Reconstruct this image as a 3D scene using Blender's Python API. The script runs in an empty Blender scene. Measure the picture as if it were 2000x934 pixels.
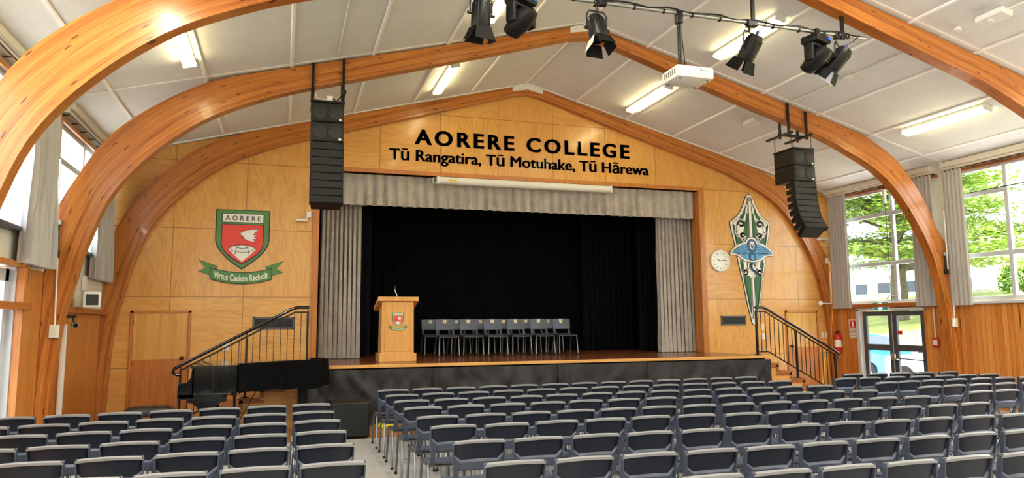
import bpy, bmesh, math, random
from mathutils import Vector, Matrix
random.seed(7)
S = bpy.context.scene
COL = S.collection
PI = math.pi

# ---------------------------------------------------------------- camera, sky, sun, exposure
cam = bpy.data.cameras.new('camera'); camo = bpy.data.objects.new('camera', cam); COL.objects.link(camo)
YAW, PIT, ROL, FPX = 0.308271712, 0.116789339, -0.00675851993, 1400.602
fw = Vector((math.sin(YAW)*math.cos(PIT), math.cos(YAW)*math.cos(PIT), math.sin(PIT)))
rt = Vector((math.cos(YAW), -math.sin(YAW), 0)); up = rt.cross(fw)
r2 = math.cos(ROL)*rt + math.sin(ROL)*up; u2 = -math.sin(ROL)*rt + math.cos(ROL)*up
m3 = Matrix((r2, u2, -fw)).transposed()
camo.matrix_world = Matrix.Translation((0, 0, 1.75)) @ m3.to_4x4()
cam.sensor_width = 36.0; cam.lens = FPX*36.0/2000.0; cam.clip_start = 0.05; cam.clip_end = 500
S.camera = camo
S.view_settings.view_transform = 'Standard'; S.view_settings.look = 'None'
S.view_settings.gamma = 1.0; S.view_settings.use_curve_mapping = False
S.view_settings.exposure = 1.4
SKY = 2.4
SUN = 10.0
LAMP = 8.0
w = bpy.data.worlds.new('world'); S.world = w; w.use_nodes = True
bg = w.node_tree.nodes['Background']; bg.inputs[0].default_value = (0.84, 0.93, 1.0, 1); bg.inputs[1].default_value = SKY
sl = bpy.data.lights.new('sun', 'SUN'); sl.energy = SUN; sl.angle = 0.01; sl.color = (1, 0.95, 0.86)
so = bpy.data.objects.new('sun', sl); COL.objects.link(so)
so.rotation_euler = Vector((-0.16, 0.42, -1.0)).to_track_quat('-Z', 'Y').to_euler()
def portal(x, y0, y1, z0, z1, sgn):
    l = bpy.data.lights.new('window_portal', 'AREA'); l.shape = 'RECTANGLE'; l.size = y1-y0; l.size_y = z1-z0
    l.cycles.is_portal = True
    o = bpy.data.objects.new('window_portal', l); COL.objects.link(o)
    o.location = (x, (y0+y1)/2, (z0+z1)/2)
    zz = Vector((sgn, 0, 0)); yy = Vector((0, 0, 1)); xx = yy.cross(zz)      # opens along local -Z, into the hall
    o.rotation_euler = Matrix((xx, yy, zz)).transposed().to_euler()

# unseen fill lights added where the fluorescent batten rows carry on behind the camera
for ly in (6.3, 2.9, -.5, -4.2):
    for lx in (-1.36, 2.87, 7.32, 11.5):
        l = bpy.data.lights.new('batten_fill_light', 'AREA'); l.shape = 'RECTANGLE'; l.size = .17; l.size_y = 1.7; l.energy = 5.6*LAMP; l.color = (1, .94, .80)
        o = bpy.data.objects.new('batten_fill_light', l); COL.objects.link(o); o.location = (lx, ly, 7.12-.262*abs(lx-5.11)-.11)
# ---------------------------------------------------------------- helpers
def lin(r, g, b):
    f = lambda c: (c/255/12.92 if c/255 <= .04045 else ((c/255+.055)/1.055)**2.4)
    return (f(r), f(g), f(b), 1)
MATS = {}
def mat(name, col, rough=.5, metal=0., spec=.5, emit=None, estr=0., coat=0.):
    m = bpy.data.materials.new(name); m.use_nodes = True
    b = m.node_tree.nodes['Principled BSDF']
    b.inputs['Base Color'].default_value = col; b.inputs['Roughness'].default_value = rough
    b.inputs['Metallic'].default_value = metal; b.inputs['Specular IOR Level'].default_value = spec
    b.inputs['Coat Weight'].default_value = coat
    if emit:
        b.inputs['Emission Color'].default_value = emit; b.inputs['Emission Strength'].default_value = estr
    MATS[name] = m
    return m
class NT:
    def __init__(s, m): s.t = m.node_tree; s.b = s.t.nodes['Principled BSDF']
    def n(s, typ, **k):
        o = s.t.nodes.new(typ)
        for a, v in k.items():
            if a == 'ins':
                for i, x in v.items(): s.put(o.inputs[i], x)
            else: setattr(o, a, v)
        return o
    def put(s, inp, x):
        if isinstance(x, bpy.types.NodeSocket): s.t.links.new(x, inp)
        else: inp.default_value = x
    def math(s, op, a, b=None, c=None):
        o = s.n('ShaderNodeMath', operation=op); s.put(o.inputs[0], a)
        if b is not None: s.put(o.inputs[1], b)
        if c is not None: s.put(o.inputs[2], c)
        return o.outputs[0]
    def noise(s, vec, scale, detail=3., rough=.5, dist=0.):
        o = s.n('ShaderNodeTexNoise'); s.put(o.inputs['Vector'], vec); s.put(o.inputs['Scale'], scale)
        o.inputs['Detail'].default_value = detail; o.inputs['Roughness'].default_value = rough; o.inputs['Distortion'].default_value = dist
        return o.outputs['Fac']
    def ramp(s, fac, stops):
        o = s.n('ShaderNodeValToRGB'); s.put(o.inputs[0], fac)
        e = o.color_ramp.elements
        while len(e) < len(stops): e.new(.5)
        for el, (p, c) in zip(e, stops): el.position = p; el.color = c
        return o.outputs[0]
    def mix(s, fac, a, b, mode='MIX'):
        o = s.n('ShaderNodeMix', data_type='RGBA', blend_type=mode)
        s.put(o.inputs[0], fac); s.put(o.inputs[6], a); s.put(o.inputs[7], b)
        return o.outputs[2]
    def comb(s, x, y, z):
        o = s.n('ShaderNodeCombineXYZ'); s.put(o.inputs[0], x); s.put(o.inputs[1], y); s.put(o.inputs[2], z); return o.outputs[0]
    def sep(s, v):
        o = s.n('ShaderNodeSeparateXYZ'); s.put(o.inputs[0], v); return o.outputs
    def pos(s): return s.n('ShaderNodeNewGeometry').outputs['Position']
    def bump(s, h, strength, dist=.01):
        o = s.n('ShaderNodeBump'); s.put(o.inputs['Height'], h); o.inputs['Strength'].default_value = strength; o.inputs['Distance'].default_value = dist
        s.t.links.new(o.outputs[0], s.b.inputs['Normal'])
    def col(s, c): s.t.links.new(c, s.b.inputs['Base Color'])

class MB:
    """collects shapes; build() links them as ONE mesh object"""
    def __init__(s): s.v = []; s.f = []; s.m = []; s.uv = None; s.M = Matrix.Identity(4)
    def add(s, vs, fs, mi=0):
        k = len(s.v); s.v += [s.M @ Vector(p) for p in vs]
        for f in fs: s.f.append(tuple(i+k for i in f)); s.m.append(mi)
    def box(s, lo, hi, mi=0):
        x0, y0, z0 = lo; x1, y1, z1 = hi
        if x0 > x1: x0, x1 = x1, x0
        if y0 > y1: y0, y1 = y1, y0
        if z0 > z1: z0, z1 = z1, z0
        s.add([(x0,y0,z0),(x1,y0,z0),(x1,y1,z0),(x0,y1,z0),(x0,y0,z1),(x1,y0,z1),(x1,y1,z1),(x0,y1,z1)],
              [(0,3,2,1),(4,5,6,7),(0,1,5,4),(1,2,6,5),(2,3,7,6),(3,0,4,7)], mi)
    def rbox(s, lo, hi, r=.01, mi=0, seg=2):
        bm = bmesh.new(); bmesh.ops.create_cube(bm, size=1)
        for v in bm.verts: v.co = Vector([(lo[i]+hi[i])/2 + v.co[i]*abs(hi[i]-lo[i]) for i in range(3)])
        bmesh.ops.bevel(bm, geom=bm.edges[:], offset=min(r, min(abs(hi[i]-lo[i]) for i in range(3))*.49), segments=seg, profile=.5, affect='EDGES')
        bm.verts.index_update()
        s.add([v.co.copy() for v in bm.verts], [tuple(v.index for v in f.verts) for f in bm.faces], mi); bm.free()
    def bar(s, a, b, wx, wy, mi=0, ref=(0,0,1)):
        a, b = Vector(a), Vector(b); d = (b-a).normalized(); rf = Vector(ref)
        if abs(d.dot(rf)) > .98: rf = Vector((1,0,0))
        x = d.cross(rf).normalized()*wx/2; y = x.cross(d).normalized()*wy/2
        s.add([a-x-y,a+x-y,a+x+y,a-x+y,b-x-y,b+x-y,b+x+y,b-x+y],[(0,1,2,3)[::-1],(4,5,6,7),(0,1,5,4),(1,2,6,5),(2,3,7,6),(3,0,4,7)], mi)
    def tube(s, pts, r, n=8, mi=0, caps=True):
        P = [Vector(p) for p in pts]; R = r if isinstance(r, (list, tuple)) else [r]*len(P)
        nrm = None; rings = []
        for i, p in enumerate(P):
            d = (P[min(i+1, len(P)-1)] - P[max(i-1, 0)]).normalized()
            if nrm is None:
                nrm = d.orthogonal().normalized()
            else:
                nrm = (nrm - d*nrm.dot(d)); nrm = nrm.normalized() if nrm.length > 1e-6 else d.orthogonal().normalized()
            bi = d.cross(nrm)
            rings.append([p + (nrm*math.cos(2*PI*k/n) + bi*math.sin(2*PI*k/n))*R[i] for k in range(n)])
        vs = [q for g in rings for q in g]; fs = []
        for i in range(len(P)-1):
            for k in range(n): fs.append((i*n+k, i*n+(k+1)%n, (i+1)*n+(k+1)%n, (i+1)*n+k))
        if caps: fs.append(tuple(range(n))[::-1]); fs.append(tuple((len(P)-1)*n+k for k in range(n)))
        s.add(vs, fs, mi)
    def cyl(s, a, b, r, n=16, mi=0): s.tube([a, b], r, n, mi)
    def lathe(s, prof, o=(0,0,0), n=24, mi=0, axis='Z'):
        vs = []; fs = []
        for r, h in prof:
            for k in range(n):
                c, q = math.cos(2*PI*k/n)*r, math.sin(2*PI*k/n)*r
                p = (c, q, h) if axis == 'Z' else ((c, -h, q) if axis == 'Y' else (h, c, q))
                vs.append(Vector(p)+Vector(o))
        for i in range(len(prof)-1):
            for k in range(n): fs.append((i*n+k, i*n+(k+1)%n, (i+1)*n+(k+1)%n, (i+1)*n+k))
        fs.append(tuple(range(n))[::-1]); fs.append(tuple((len(prof)-1)*n+k for k in range(n)))
        s.add(vs, fs, mi)
    def prism(s, poly, fn, d0, d1, mi=0):
        """polygon (list of 2-D points) between depths d0 and d1; fn(a, b, d) -> point"""
        n = len(poly)
        ar = sum(poly[i][0]*poly[(i+1)%n][1]-poly[(i+1)%n][0]*poly[i][1] for i in range(n))
        if ar < 0: poly = poly[::-1]
        s.add([fn(a, b, d0) for a, b in poly]+[fn(a, b, d1) for a, b in poly],
              [tuple(range(n)), tuple(range(2*n-1, n-1, -1))]+[(i, i+n, (i+1)%n+n, (i+1)%n) for i in range(n)], mi)
    def sheet(s, fn, nu, nv, t, mi=0):
        """closed thin sheet: fn(u, v) -> (point, normal), u, v in 0..1"""
        A = []; B = []
        for j in range(nv+1):
            for i in range(nu+1):
                p, nn = fn(i/nu, j/nv); p = Vector(p); nn = Vector(nn).normalized()
                A.append(p+nn*t/2); B.append(p-nn*t/2)
        W = nu+1; K = len(A); fs = []
        for j in range(nv):
            for i in range(nu):
                a = j*W+i; fs.append((a, a+1, a+W+1, a+W)); fs.append((K+a, K+a+W, K+a+W+1, K+a+1))
        for i in range(nu):
            fs.append((i, K+i, K+i+1, i+1)); a = nv*W+i; fs.append((a, a+1, K+a+1, K+a))
        for j in range(nv):
            a = j*W; fs.append((a, a+W, K+a+W, K+a)); a = j*W+nu; fs.append((a, K+a, K+a+W, a+W))
        s.add(A+B, fs, mi)
    def build(s, name, mats, parent=None, smooth=None, uv=None):
        me = bpy.data.meshes.new(name); me.from_pydata([tuple(v) for v in s.v], [], s.f)
        for m in (mats if isinstance(mats, (list, tuple)) else [mats]): me.materials.append(MATS[m])
        if len(me.polygons) == len(s.m):
            me.polygons.foreach_set('material_index', s.m)
        bm = bmesh.new(); bm.from_mesh(me); bmesh.ops.recalc_face_normals(bm, faces=bm.faces[:]); bm.to_mesh(me); bm.free()
        if uv: 
            l = me.uv_layers.new(name='uv')
            for p in me.polygons:
                for li in p.loop_indices: l.data[li].uv = uv[me.loops[li].vertex_index]
        if smooth is not None:
            me.polygons.foreach_set('use_smooth', [True]*len(me.polygons)); me.set_sharp_from_angle(angle=math.radians(smooth))
        me.update()
        o = bpy.data.objects.new(name, me); COL.objects.link(o)
        if parent: o.parent = parent
        return o
def tag(o, label, cat, group=None, kind=None):
    o['label'] = label; o['category'] = cat
    if group: o['group'] = group
    if kind: o['kind'] = kind
    return o
def thing(name, label, cat, loc=(0,0,0), rz=0, group=None):
    o = bpy.data.objects.new(name, None); COL.objects.link(o); o.location = loc; o.rotation_euler = (0,0,rz); o.empty_display_size = .1
    return tag(o, label, cat, group)
def struct(o, label=None):
    o['kind'] = 'structure'
    if label: o['label'] = label
    return o
def copy_tree(o, parent=None):
    c = o.copy(); COL.objects.link(c)
    if parent is not None: c.parent = parent
    for ch in list(o.children): copy_tree(ch, c)
    return c
XZ = lambda Y: (lambda a, b, d: (a, Y+d, b))
def split_words(mb, gap):
    """splits lettering into one MB per word (word gaps are wider than gap)"""
    par = list(range(len(mb.v)))
    def find(a):
        while par[a] != a: par[a] = par[par[a]]; a = par[a]
        return a
    for f in mb.f:
        for q in f[1:]: par[find(q)] = find(f[0])
    iv = {}
    for i, v in enumerate(mb.v): r = find(i); l = iv.setdefault(r, [v.x, v.x]); l[0] = min(l[0], v.x); l[1] = max(l[1], v.x)
    words = []
    for r, (a, c) in sorted(iv.items(), key=lambda t: t[1][0]):
        if words and a-words[-1][0] < gap: words[-1][1].add(r); words[-1][0] = max(words[-1][0], c)
        else: words.append([c, {r}])
    out = []
    for _, rs in words:
        m = MB(); mp = {}
        for i, v in enumerate(mb.v):
            if find(i) in rs: mp[i] = len(m.v); m.v.append(v)
        for f in mb.f:
            if f[0] in mp: m.f.append(tuple(mp[i] for i in f)); m.m.append(0)
        out.append(m)
    return out
def text(body, mi_mb, fit, y, mat_i=0, bold=0., ext=.004, space=1., wordspace=1., M=None, curve=None):
    """adds lettering to an MB, fitted to fit=(x0, x1, z0, z1) of its capital height, on plane y facing -Y"""
    cu = bpy.data.curves.new('t', 'FONT'); cu.body = body; cu.size = 1; cu.offset = bold; cu.extrude = 0
    cu.space_character = space; cu.space_word = wordspace; cu.resolution_u = 3
    o = bpy.data.objects.new('t', cu); COL.objects.link(o)
    dg = bpy.context.evaluated_depsgraph_get(); me = bpy.data.meshes.new_from_object(o.evaluated_get(dg))
    vs = [v.co.copy() for v in me.vertices]; fs = [tuple(p.vertices) for p in me.polygons]
    bpy.data.objects.remove(o); bpy.data.curves.remove(cu)
    x0, x1, z0, z1 = fit
    a0 = min(v.x for v in vs); a1 = max(v.x for v in vs)
    sx = (x1-x0)/(a1-a0); sz = (z1-z0)/.70
    pts = []
    for v in vs:
        px, pz = x0+(v.x-a0)*sx, z0+v.y*sz
        if curve: px, pz = curve(px, pz)
        pts.append((px, pz))
    n = len(pts)
    allv = [(p[0], y-ext, p[1]) for p in pts] + [(p[0], y, p[1]) for p in pts]
    ff = list(fs)
    ed = {}
    for f in fs:
        for i in range(len(f)):
            e = (f[i], f[(i+1) % len(f)]); k = tuple(sorted(e)); ed.setdefault(k, []).append(e)
    for k, l in ed.items():
        if len(l) == 1: a, b = l[0]; ff.append((b, a, a+n, b+n))
    if M: allv = [M @ Vector(p) for p in allv]
    mi_mb.add(allv, ff, mat_i)
    bpy.data.meshes.remove(me)
ORD = 'first second third fourth fifth sixth seventh eighth ninth tenth eleventh twelfth thirteenth fourteenth fifteenth sixteenth seventeenth eighteenth nineteenth twentieth'.split()
# ---------------------------------------------------------------- materials
def wood_uv(name, c0, c1, c2, rough=.3, knots=True):
    m = mat(name, c1, rough); t = NT(m)
    uv = t.n('ShaderNodeUVMap').outputs[0]; u, v, _ = t.sep(uv)
    lam = t.math('FLOOR', t.math('MULTIPLY', v, 1/.042))
    rnd = t.n('ShaderNodeTexWhiteNoise', noise_dimensions='1D', ins={'W': lam}).outputs['Value']
    vec = t.comb(t.math('ADD', t.math('MULTIPLY', u, .35), t.math('MULTIPLY', rnd, 40.)), t.math('MULTIPLY', v, 9.), 0.)
    g = t.noise(vec, 3.2, 4, .6, .6)
    fine = t.noise(t.comb(t.math('MULTIPLY', u, 1.2), t.math('MULTIPLY', v, 70.), 0.), 3., 3, .6)
    f = t.math('ADD', t.math('MULTIPLY', g, .62), t.math('MULTIPLY', fine, .30))
    f = t.math('ADD', f, t.math('MULTIPLY', t.math('SUBTRACT', rnd, .5), .16))
    c = t.ramp(f, [(.25, c0), (.48, c1), (.72, c2)])
    if knots:
        k = t.n('ShaderNodeTexVoronoi', voronoi_dimensions='2D', ins={'Vector': t.comb(t.math('MULTIPLY', u, .62), t.math('MULTIPLY', v, 3.4), 0.), 'Scale': 1.9}).outputs['Distance']
        kk = t.math('LESS_THAN', t.math('ADD', k, t.math('MULTIPLY', fine, .06)), .085)
        c = t.mix(t.math('MULTIPLY', kk, .85), c, lin(70, 30, 12))
    edge = t.math('LESS_THAN', t.math('ABSOLUTE', t.math('SUBTRACT', t.math('FRACT', t.math('MULTIPLY', v, 1/.042)), .5)), .47)
    c = t.mix(edge, t.mix(.25, c, lin(110, 55, 20)), c)
    t.col(c); m.node_tree.nodes['Principled BSDF'].inputs['Coat Weight'].default_value = .15
    return m
wood_uv('arch_timber', lin(138, 72, 24), lin(186, 112, 46), lin(216, 146, 70))

def ply(name, tint):
    m = mat(name, lin(205, 140, 66), .28); t = NT(m)
    x, y, z = t.sep(t.pos())
    cx = t.math('FLOOR', t.math('DIVIDE', t.math('SUBTRACT', x, 5.75), 1.3)); cz = t.math('FLOOR', t.math('DIVIDE', t.math('SUBTRACT', z, 2.29), 1.325))
    fx = t.math('FRACT', t.math('DIVIDE', t.math('SUBTRACT', x, 5.75), 1.3)); fz = t.math('FRACT', t.math('DIVIDE', t.math('SUBTRACT', z, 2.29), 1.325))
    wn = t.n('ShaderNodeTexWhiteNoise', noise_dimensions='2D', ins={'Vector': t.comb(cx, cz, 0.)})
    r = wn.outputs['Value']; rc = t.sep(wn.outputs['Color'])
    sw = t.math('GREATER_THAN', rc[1], .55)
    a = t.math('ADD', t.math('MULTIPLY', x, t.math('SUBTRACT', 1., sw)), t.math('MULTIPLY', z, sw))
    b = t.math('ADD', t.math('MULTIPLY', z, t.math('SUBTRACT', 1., sw)), t.math('MULTIPLY', x, sw))
    half = t.math('FLOOR', t.math('DIVIDE', a, .43))
    off = t.math('ADD', t.math('MULTIPLY', r, 31.), t.math('MULTIPLY', half, 3.7))
    vec = t.comb(t.math('ADD', t.math('MULTIPLY', a, 1.9), off), t.math('ADD', t.math('MULTIPLY', b, .42), off), 0.)
    n1 = t.noise(vec, 1.4, 2, .5, .3)
    ring = t.math('FRACT', t.math('MULTIPLY', n1, 11.))
    ring = t.math('ABSOLUTE', t.math('SUBTRACT', ring, .5))
    ring = t.n('ShaderNodeMapRange', ins={0: ring, 1: .0, 2: .5}).outputs[0]
    fine = t.noise(t.comb(t.math('MULTIPLY', a, 60.), t.math('MULTIPLY', b, 2.), off), 1.2, 3)
    f = t.math('ADD', t.math('ADD', t.math('MULTIPLY', ring, .17), t.math('MULTIPLY', fine, .38)), t.math('MULTIPLY', n1, .42))
    c = t.ramp(f, [(.2, lin(186, 124, 54)), (.5, lin(220, 162, 82)), (.8, lin(236, 186, 110))])
    big = t.noise(t.comb(x, z, 0.), .45, 2)
    c = t.mix(t.math('MULTIPLY', r, .42), c, lin(208, 136, 64))
    c = t.mix(t.math('MULTIPLY', big, .25), c, lin(242, 200, 122))
    sx = t.math('LESS_THAN', t.math('MULTIPLY', t.math('MINIMUM', fx, t.math('SUBTRACT', 1., fx)), 1.3), .006)
    sz = t.math('LESS_THAN', t.math('MULTIPLY', t.math('MINIMUM', fz, t.math('SUBTRACT', 1., fz)), 1.3), .006)
    seam = t.math('MAXIMUM', sx, sz)
    c = t.mix(t.math('MULTIPLY', seam, .7), c, lin(110, 56, 18))
    t.col(c); t.bump(t.math('SUBTRACT', 1., seam), .35, .004)
    m.node_tree.nodes['Principled BSDF'].inputs['Coat Weight'].default_value = .12
    return m
ply('plywood', None)

def boards(name, axis, w, c0, c1, c2, rough=.35, gap=.05):
    """vertical or lengthwise boards; axis = world axis across the boards"""
    m = mat(name, c1, rough); t = NT(m); p = t.sep(t.pos()); a = p[axis]
    oth = [p[i] for i in range(3) if i != axis]
    k = t.math('FLOOR', t.math('DIVIDE', a, w)); fr = t.math('FRACT', t.math('DIVIDE', a, w))
    r = t.n('ShaderNodeTexWhiteNoise', noise_dimensions='1D', ins={'W': k}).outputs['Value']
    vec = t.comb(t.math('MULTIPLY', a, 14.), t.math('ADD', t.math('MULTIPLY', oth[1], .8), t.math('MULTIPLY', r, 17.)), t.math('MULTIPLY', oth[0], .8))
    g = t.noise(vec, 1.6, 4, .6, .8)
    f = t.math('ADD', t.math('MULTIPLY', g, .7), t.math('MULTIPLY', r, .3))
    c = t.ramp(f, [(.25, c0), (.5, c1), (.75, c2)])
    kn = t.n('ShaderNodeTexVoronoi', ins={'Vector': vec, 'Scale': .42}).outputs['Distance']
    c = t.mix(t.math('MULTIPLY', t.math('LESS_THAN', kn, .09), .8), c, lin(80, 36, 14))
    e = t.math('LESS_THAN', t.math('MINIMUM', fr, t.math('SUBTRACT', 1., fr)), gap)
    c = t.mix(t.math('MULTIPLY', e, .38), c, lin(95, 48, 18))
    t.col(c); t.bump(t.math('SUBTRACT', 1., e), .5, .005)
    return m
boards('pine_lining', 1, .115, lin(176, 100, 40), lin(206, 132, 60), lin(224, 156, 82))
boards('wall_panel_timber', 1, .48, lin(168, 98, 38), lin(200, 130, 58), lin(216, 150, 78), gap=.008)
boards('stage_boards', 1, .085, lin(92, 50, 30), lin(126, 72, 44), lin(160, 100, 62), .22, .03)
boards('floor_boards', 0, .09, lin(150, 96, 50), lin(178, 120, 70), lin(200, 146, 92), .3, .03)

def grain(name, c0, c1, axis=2, rough=.35, sc=1.):
    m = mat(name, c1, rough); t = NT(m)
    o = t.sep(t.n('ShaderNodeTexCoord').outputs['Object'])
    s = [26.*sc]*3; s[axis] = 1.6*sc
    v = t.comb(*[t.math('MULTIPLY', o[i], s[i]) for i in range(3)])
    t.col(t.ramp(t.noise(v, 1.1, 4, .6, .5), [(.3, c0), (.7, c1)]))
    return m
grain('trim_timber', lin(172, 100, 40), lin(205, 132, 60), 2)
grain('rail_timber', lin(150, 80, 32), lin(182, 108, 48), 1)
grain('door_timber', lin(204, 148, 72), lin(226, 176, 96), 2, .3, .4)
grain('lectern_timber', lin(212, 150, 74), lin(230, 174, 96), 2, .3)
grain('step_timber', lin(206, 146, 72), lin(226, 172, 96), 0, .35)
grain('nosing_timber', lin(140, 80, 38), lin(170, 104, 52), 0, .35)

def noisy(name, c0, c1, scale, rough=.8, bump=0., bd=.003, spec=.5):
    m = mat(name, c1, rough, 0., spec); t = NT(m); o = t.n('ShaderNodeTexCoord').outputs['Object']
    f = t.noise(o, scale, 4, .65); t.col(t.ramp(f, [(.32, c0), (.68, c1)]))
    if bump: t.bump(f, bump, bd)
    return m
noisy('ceiling_paint', lin(216, 216, 214), lin(223, 223, 221), 3., .75)
noisy('cream_plaster', lin(212, 206, 190), lin(220, 214, 198), 4., .7)
noisy('carpet', lin(128, 126, 124), lin(192, 189, 184), 90., .95, .6, .006)
noisy('grey_velvet', lin(160, 152, 144), lin(184, 175, 166), 5., .75)
noisy('window_drape', lin(180, 176, 172), lin(186, 182, 178), 3., .85)
noisy('black_drape', lin(5, 5, 7), lin(8, 8, 10), 5., .9, spec=.1)
noisy('charcoal_drape', lin(11, 11, 14), lin(17, 17, 21), 5., .9, spec=.12)
noisy('black_skirt', lin(24, 22, 22), lin(36, 34, 33), 4., .55, spec=.4)
noisy('grass', lin(118, 128, 58), lin(168, 170, 92), .9, .95)
noisy('concrete', lin(176, 172, 164), lin(196, 192, 184), 2., .9)
noisy('foliage', lin(92, 128, 44), lin(164, 184, 84), .8, .8)
noisy('bush_foliage', lin(80, 122, 36), lin(140, 170, 60), 2., .8)
noisy('bark', lin(70, 60, 50), lin(104, 92, 78), 6., .9)
m = mat('chair_panel', lin(24, 29, 41), .45, 0., .4); t = NT(m); t.bump(t.noise(t.n('ShaderNodeTexCoord').outputs['Object'], 420., 2), .25, .001)
mat('chair_shell', lin(66, 73, 88), .36); mat('chair_rim_lit', lin(128, 129, 130), .4)  # rim: same plastic, ceiling light on the top lip put into its colour
mat('chair_tube', lin(120, 122, 124), .32, .75)
mat('black_plastic', lin(15, 15, 16), .45, 0., .35)
mat('black_metal', lin(24, 24, 25), .38, .3)
mat('black_gloss', lin(12, 12, 13), .14, 0, .6, coat=.4)
mat('letter_black', lin(24, 18, 16), .1, 0, .6)
mat('white_paint', lin(226, 224, 218), .4)
mat('white_frame', lin(196, 200, 206), .35)
mat('white_plastic', lin(228, 226, 220), .35)
mat('cream_plastic', lin(224, 218, 196), .4)
mat('grey_metal', lin(168, 168, 166), .3, .8)
mat('aluminium', lin(200, 200, 198), .25, .9)
mat('dark_frame', lin(62, 68, 78), .45)
mat('grey_vent', lin(96, 96, 94), .5, .3)
mat('vent_dark', lin(42, 42, 42), .6)
mat('brass_brown', lin(92, 62, 34), .35, .6)
mat('leather', lin(34, 30, 28), .3)
mat('crest_black', lin(24, 24, 24), .4); mat('crest_green', lin(76, 132, 62), .4); mat('crest_red', lin(232, 62, 48), .4)
mat('crest_white', lin(238, 234, 222), .4); mat('crest_gold', lin(234, 218, 168), .4)
mat('deep_green', lin(30, 96, 40), .4); mat('manta_blue', lin(84, 156, 204), .4); mat('manta_navy', lin(44, 84, 132), .4)
mat('safety_red', lin(206, 34, 34), .35); mat('sign_red', lin(200, 30, 52), .5); mat('sign_white', lin(240, 236, 232), .5)
mat('exit_green', lin(20, 128, 128), .5, emit=lin(20, 128, 128), estr=.25)
mat('exit_white', lin(240, 245, 240), .5, emit=lin(240, 245, 240), estr=.5)
mat('yellow_label', lin(226, 190, 60), .5); mat('cable_yellow', lin(226, 214, 40), .5)
mat('connector_blue', lin(48, 86, 190), .4)
mat('lens_glass', lin(20, 24, 30), .08)
mat('barn_black', lin(10, 10, 10), .7, 0., .2); mat('batten_white', lin(246, 245, 242), .45)
mat('barn_silver', lin(190, 188, 196), .3, .5)
mat('lamp_diffuser', lin(255, 246, 214), .5, emit=(1, .85, .46, 1), estr=LAMP)
mat('clock_face', lin(232, 230, 214), .12)
mat('car_blue', lin(28, 120, 200), .2, 0, .6, coat=1.); mat('car_white', lin(224, 228, 232), .2, 0, .6, coat=1.)
mat('car_glass', lin(30, 40, 54), .06); mat('tyre', lin(28, 28, 28), .8); mat('car_trim', lin(40, 42, 46), .5)
mat('roof_grey', lin(150, 156, 164), .7); mat('house_cream', lin(226, 220, 206), .8)
mat('speaker_grille', lin(32, 32, 32), .6)
m = NT(mat('grille_mesh', lin(24, 24, 24), .55, 0., .35)); m.bump(m.n('ShaderNodeTexChecker', ins={'Vector': m.n('ShaderNodeTexCoord').outputs['Object'], 'Scale': 160.}).outputs['Fac'], .4, .002)
def glass():
    m = bpy.data.materials.new('window_glass'); m.use_nodes = True; t = m.node_tree; t.nodes.clear()
    o = t.nodes.new('ShaderNodeOutputMaterial'); mx = t.nodes.new('ShaderNodeMixShader'); tr = t.nodes.new('ShaderNodeBsdfTransparent')
    gl = t.nodes.new('ShaderNodeBsdfGlossy'); fr = t.nodes.new('ShaderNodeFresnel'); gm = t.nodes.new('ShaderNodeNewGeometry'); mr = t.nodes.new('ShaderNodeMapRange')
    mr.inputs[3].default_value = 1.3; mr.inputs[4].default_value = 1/1.3      # same reflection from either face of the pane
    t.links.new(gm.outputs['Backfacing'], mr.inputs[0]); t.links.new(mr.outputs[0], fr.inputs[0])
    gl.inputs['Roughness'].default_value = .02; tr.inputs[0].default_value = (.95, .97, .97, 1)
    t.links.new(fr.outputs[0], mx.inputs[0]); t.links.new(tr.outputs[0], mx.inputs[1]); t.links.new(gl.outputs[0], mx.inputs[2]); t.links.new(mx.outputs[0], o.inputs[0])
    MATS['window_glass'] = m
glass()
# ---------------------------------------------------------------- the hall
XC, XL, XR = 5.11, -3.17, 13.30
YB = -7.0; YW = 14.95; ZS = 1.03
roof = lambda x: 7.12-.262*abs(x-XC)
BAYS = [(11.6, 14.95), (8.15, 11.6), (4.7, 8.15), (1.25, 4.7), (-2.2, 1.25), (-7.0, -2.2)]
b = MB(); b.box((XL-.3, YB-.2, -.12), (XR+.25, 18.6, 0)); struct(b.build('floor', 'floor_boards'))
b = MB(); b.box((XL+.01, YB, 0), (XR-.01, 11.42, .008)); struct(b.build('floor_carpet', 'carpet'), 'flecked grey carpet under the rows of chairs')
# ceiling: two slopes
for side, nm in ((-1, 'ceiling_left'), (1, 'ceiling_right')):
    b = MB(); xe = XL-.3 if side < 0 else XR+.3
    b.prism([(XC, roof(XC)), (xe, roof(xe)), (xe, roof(xe)+.08), (XC, roof(XC)+.08)], XZ(YB-.2), 0, 15.3-YB)
    struct(b.build(nm, 'ceiling_paint'))
def slope_strip(x, y0, y1, wd=.055, th=.024, name='trim_1'):
    s = 1 if x > XC else -1
    t = Vector((1, 0, -.262*s)).normalized(); n = Vector((.262*s, 0, 1)).normalized()*-1
    p = Vector((x, 0, roof(x)))
    q = [p-t*wd/2+n*.001, p+t*wd/2+n*.001, p+t*wd*.36+n*th, p-t*wd*.36+n*th]
    b = MB(); b.add([(v.x, y0, v.z) for v in q]+[(v.x, y1, v.z) for v in q], [(0,1,2,3), (7,6,5,4), (0,4,5,1), (1,5,6,2), (2,6,7,3), (3,7,4,0)])
    return struct(b.build(name, 'batten_white'))
k = 1
for x in (5.035, 3.77, 2.52, 1.28, .02, -1.21, -2.47, 6.28, 7.52, 8.76, 10.02, 11.28, 12.58):
    slope_strip(x, YB, 14.78, name='trim_%d' % k); k += 1
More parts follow.
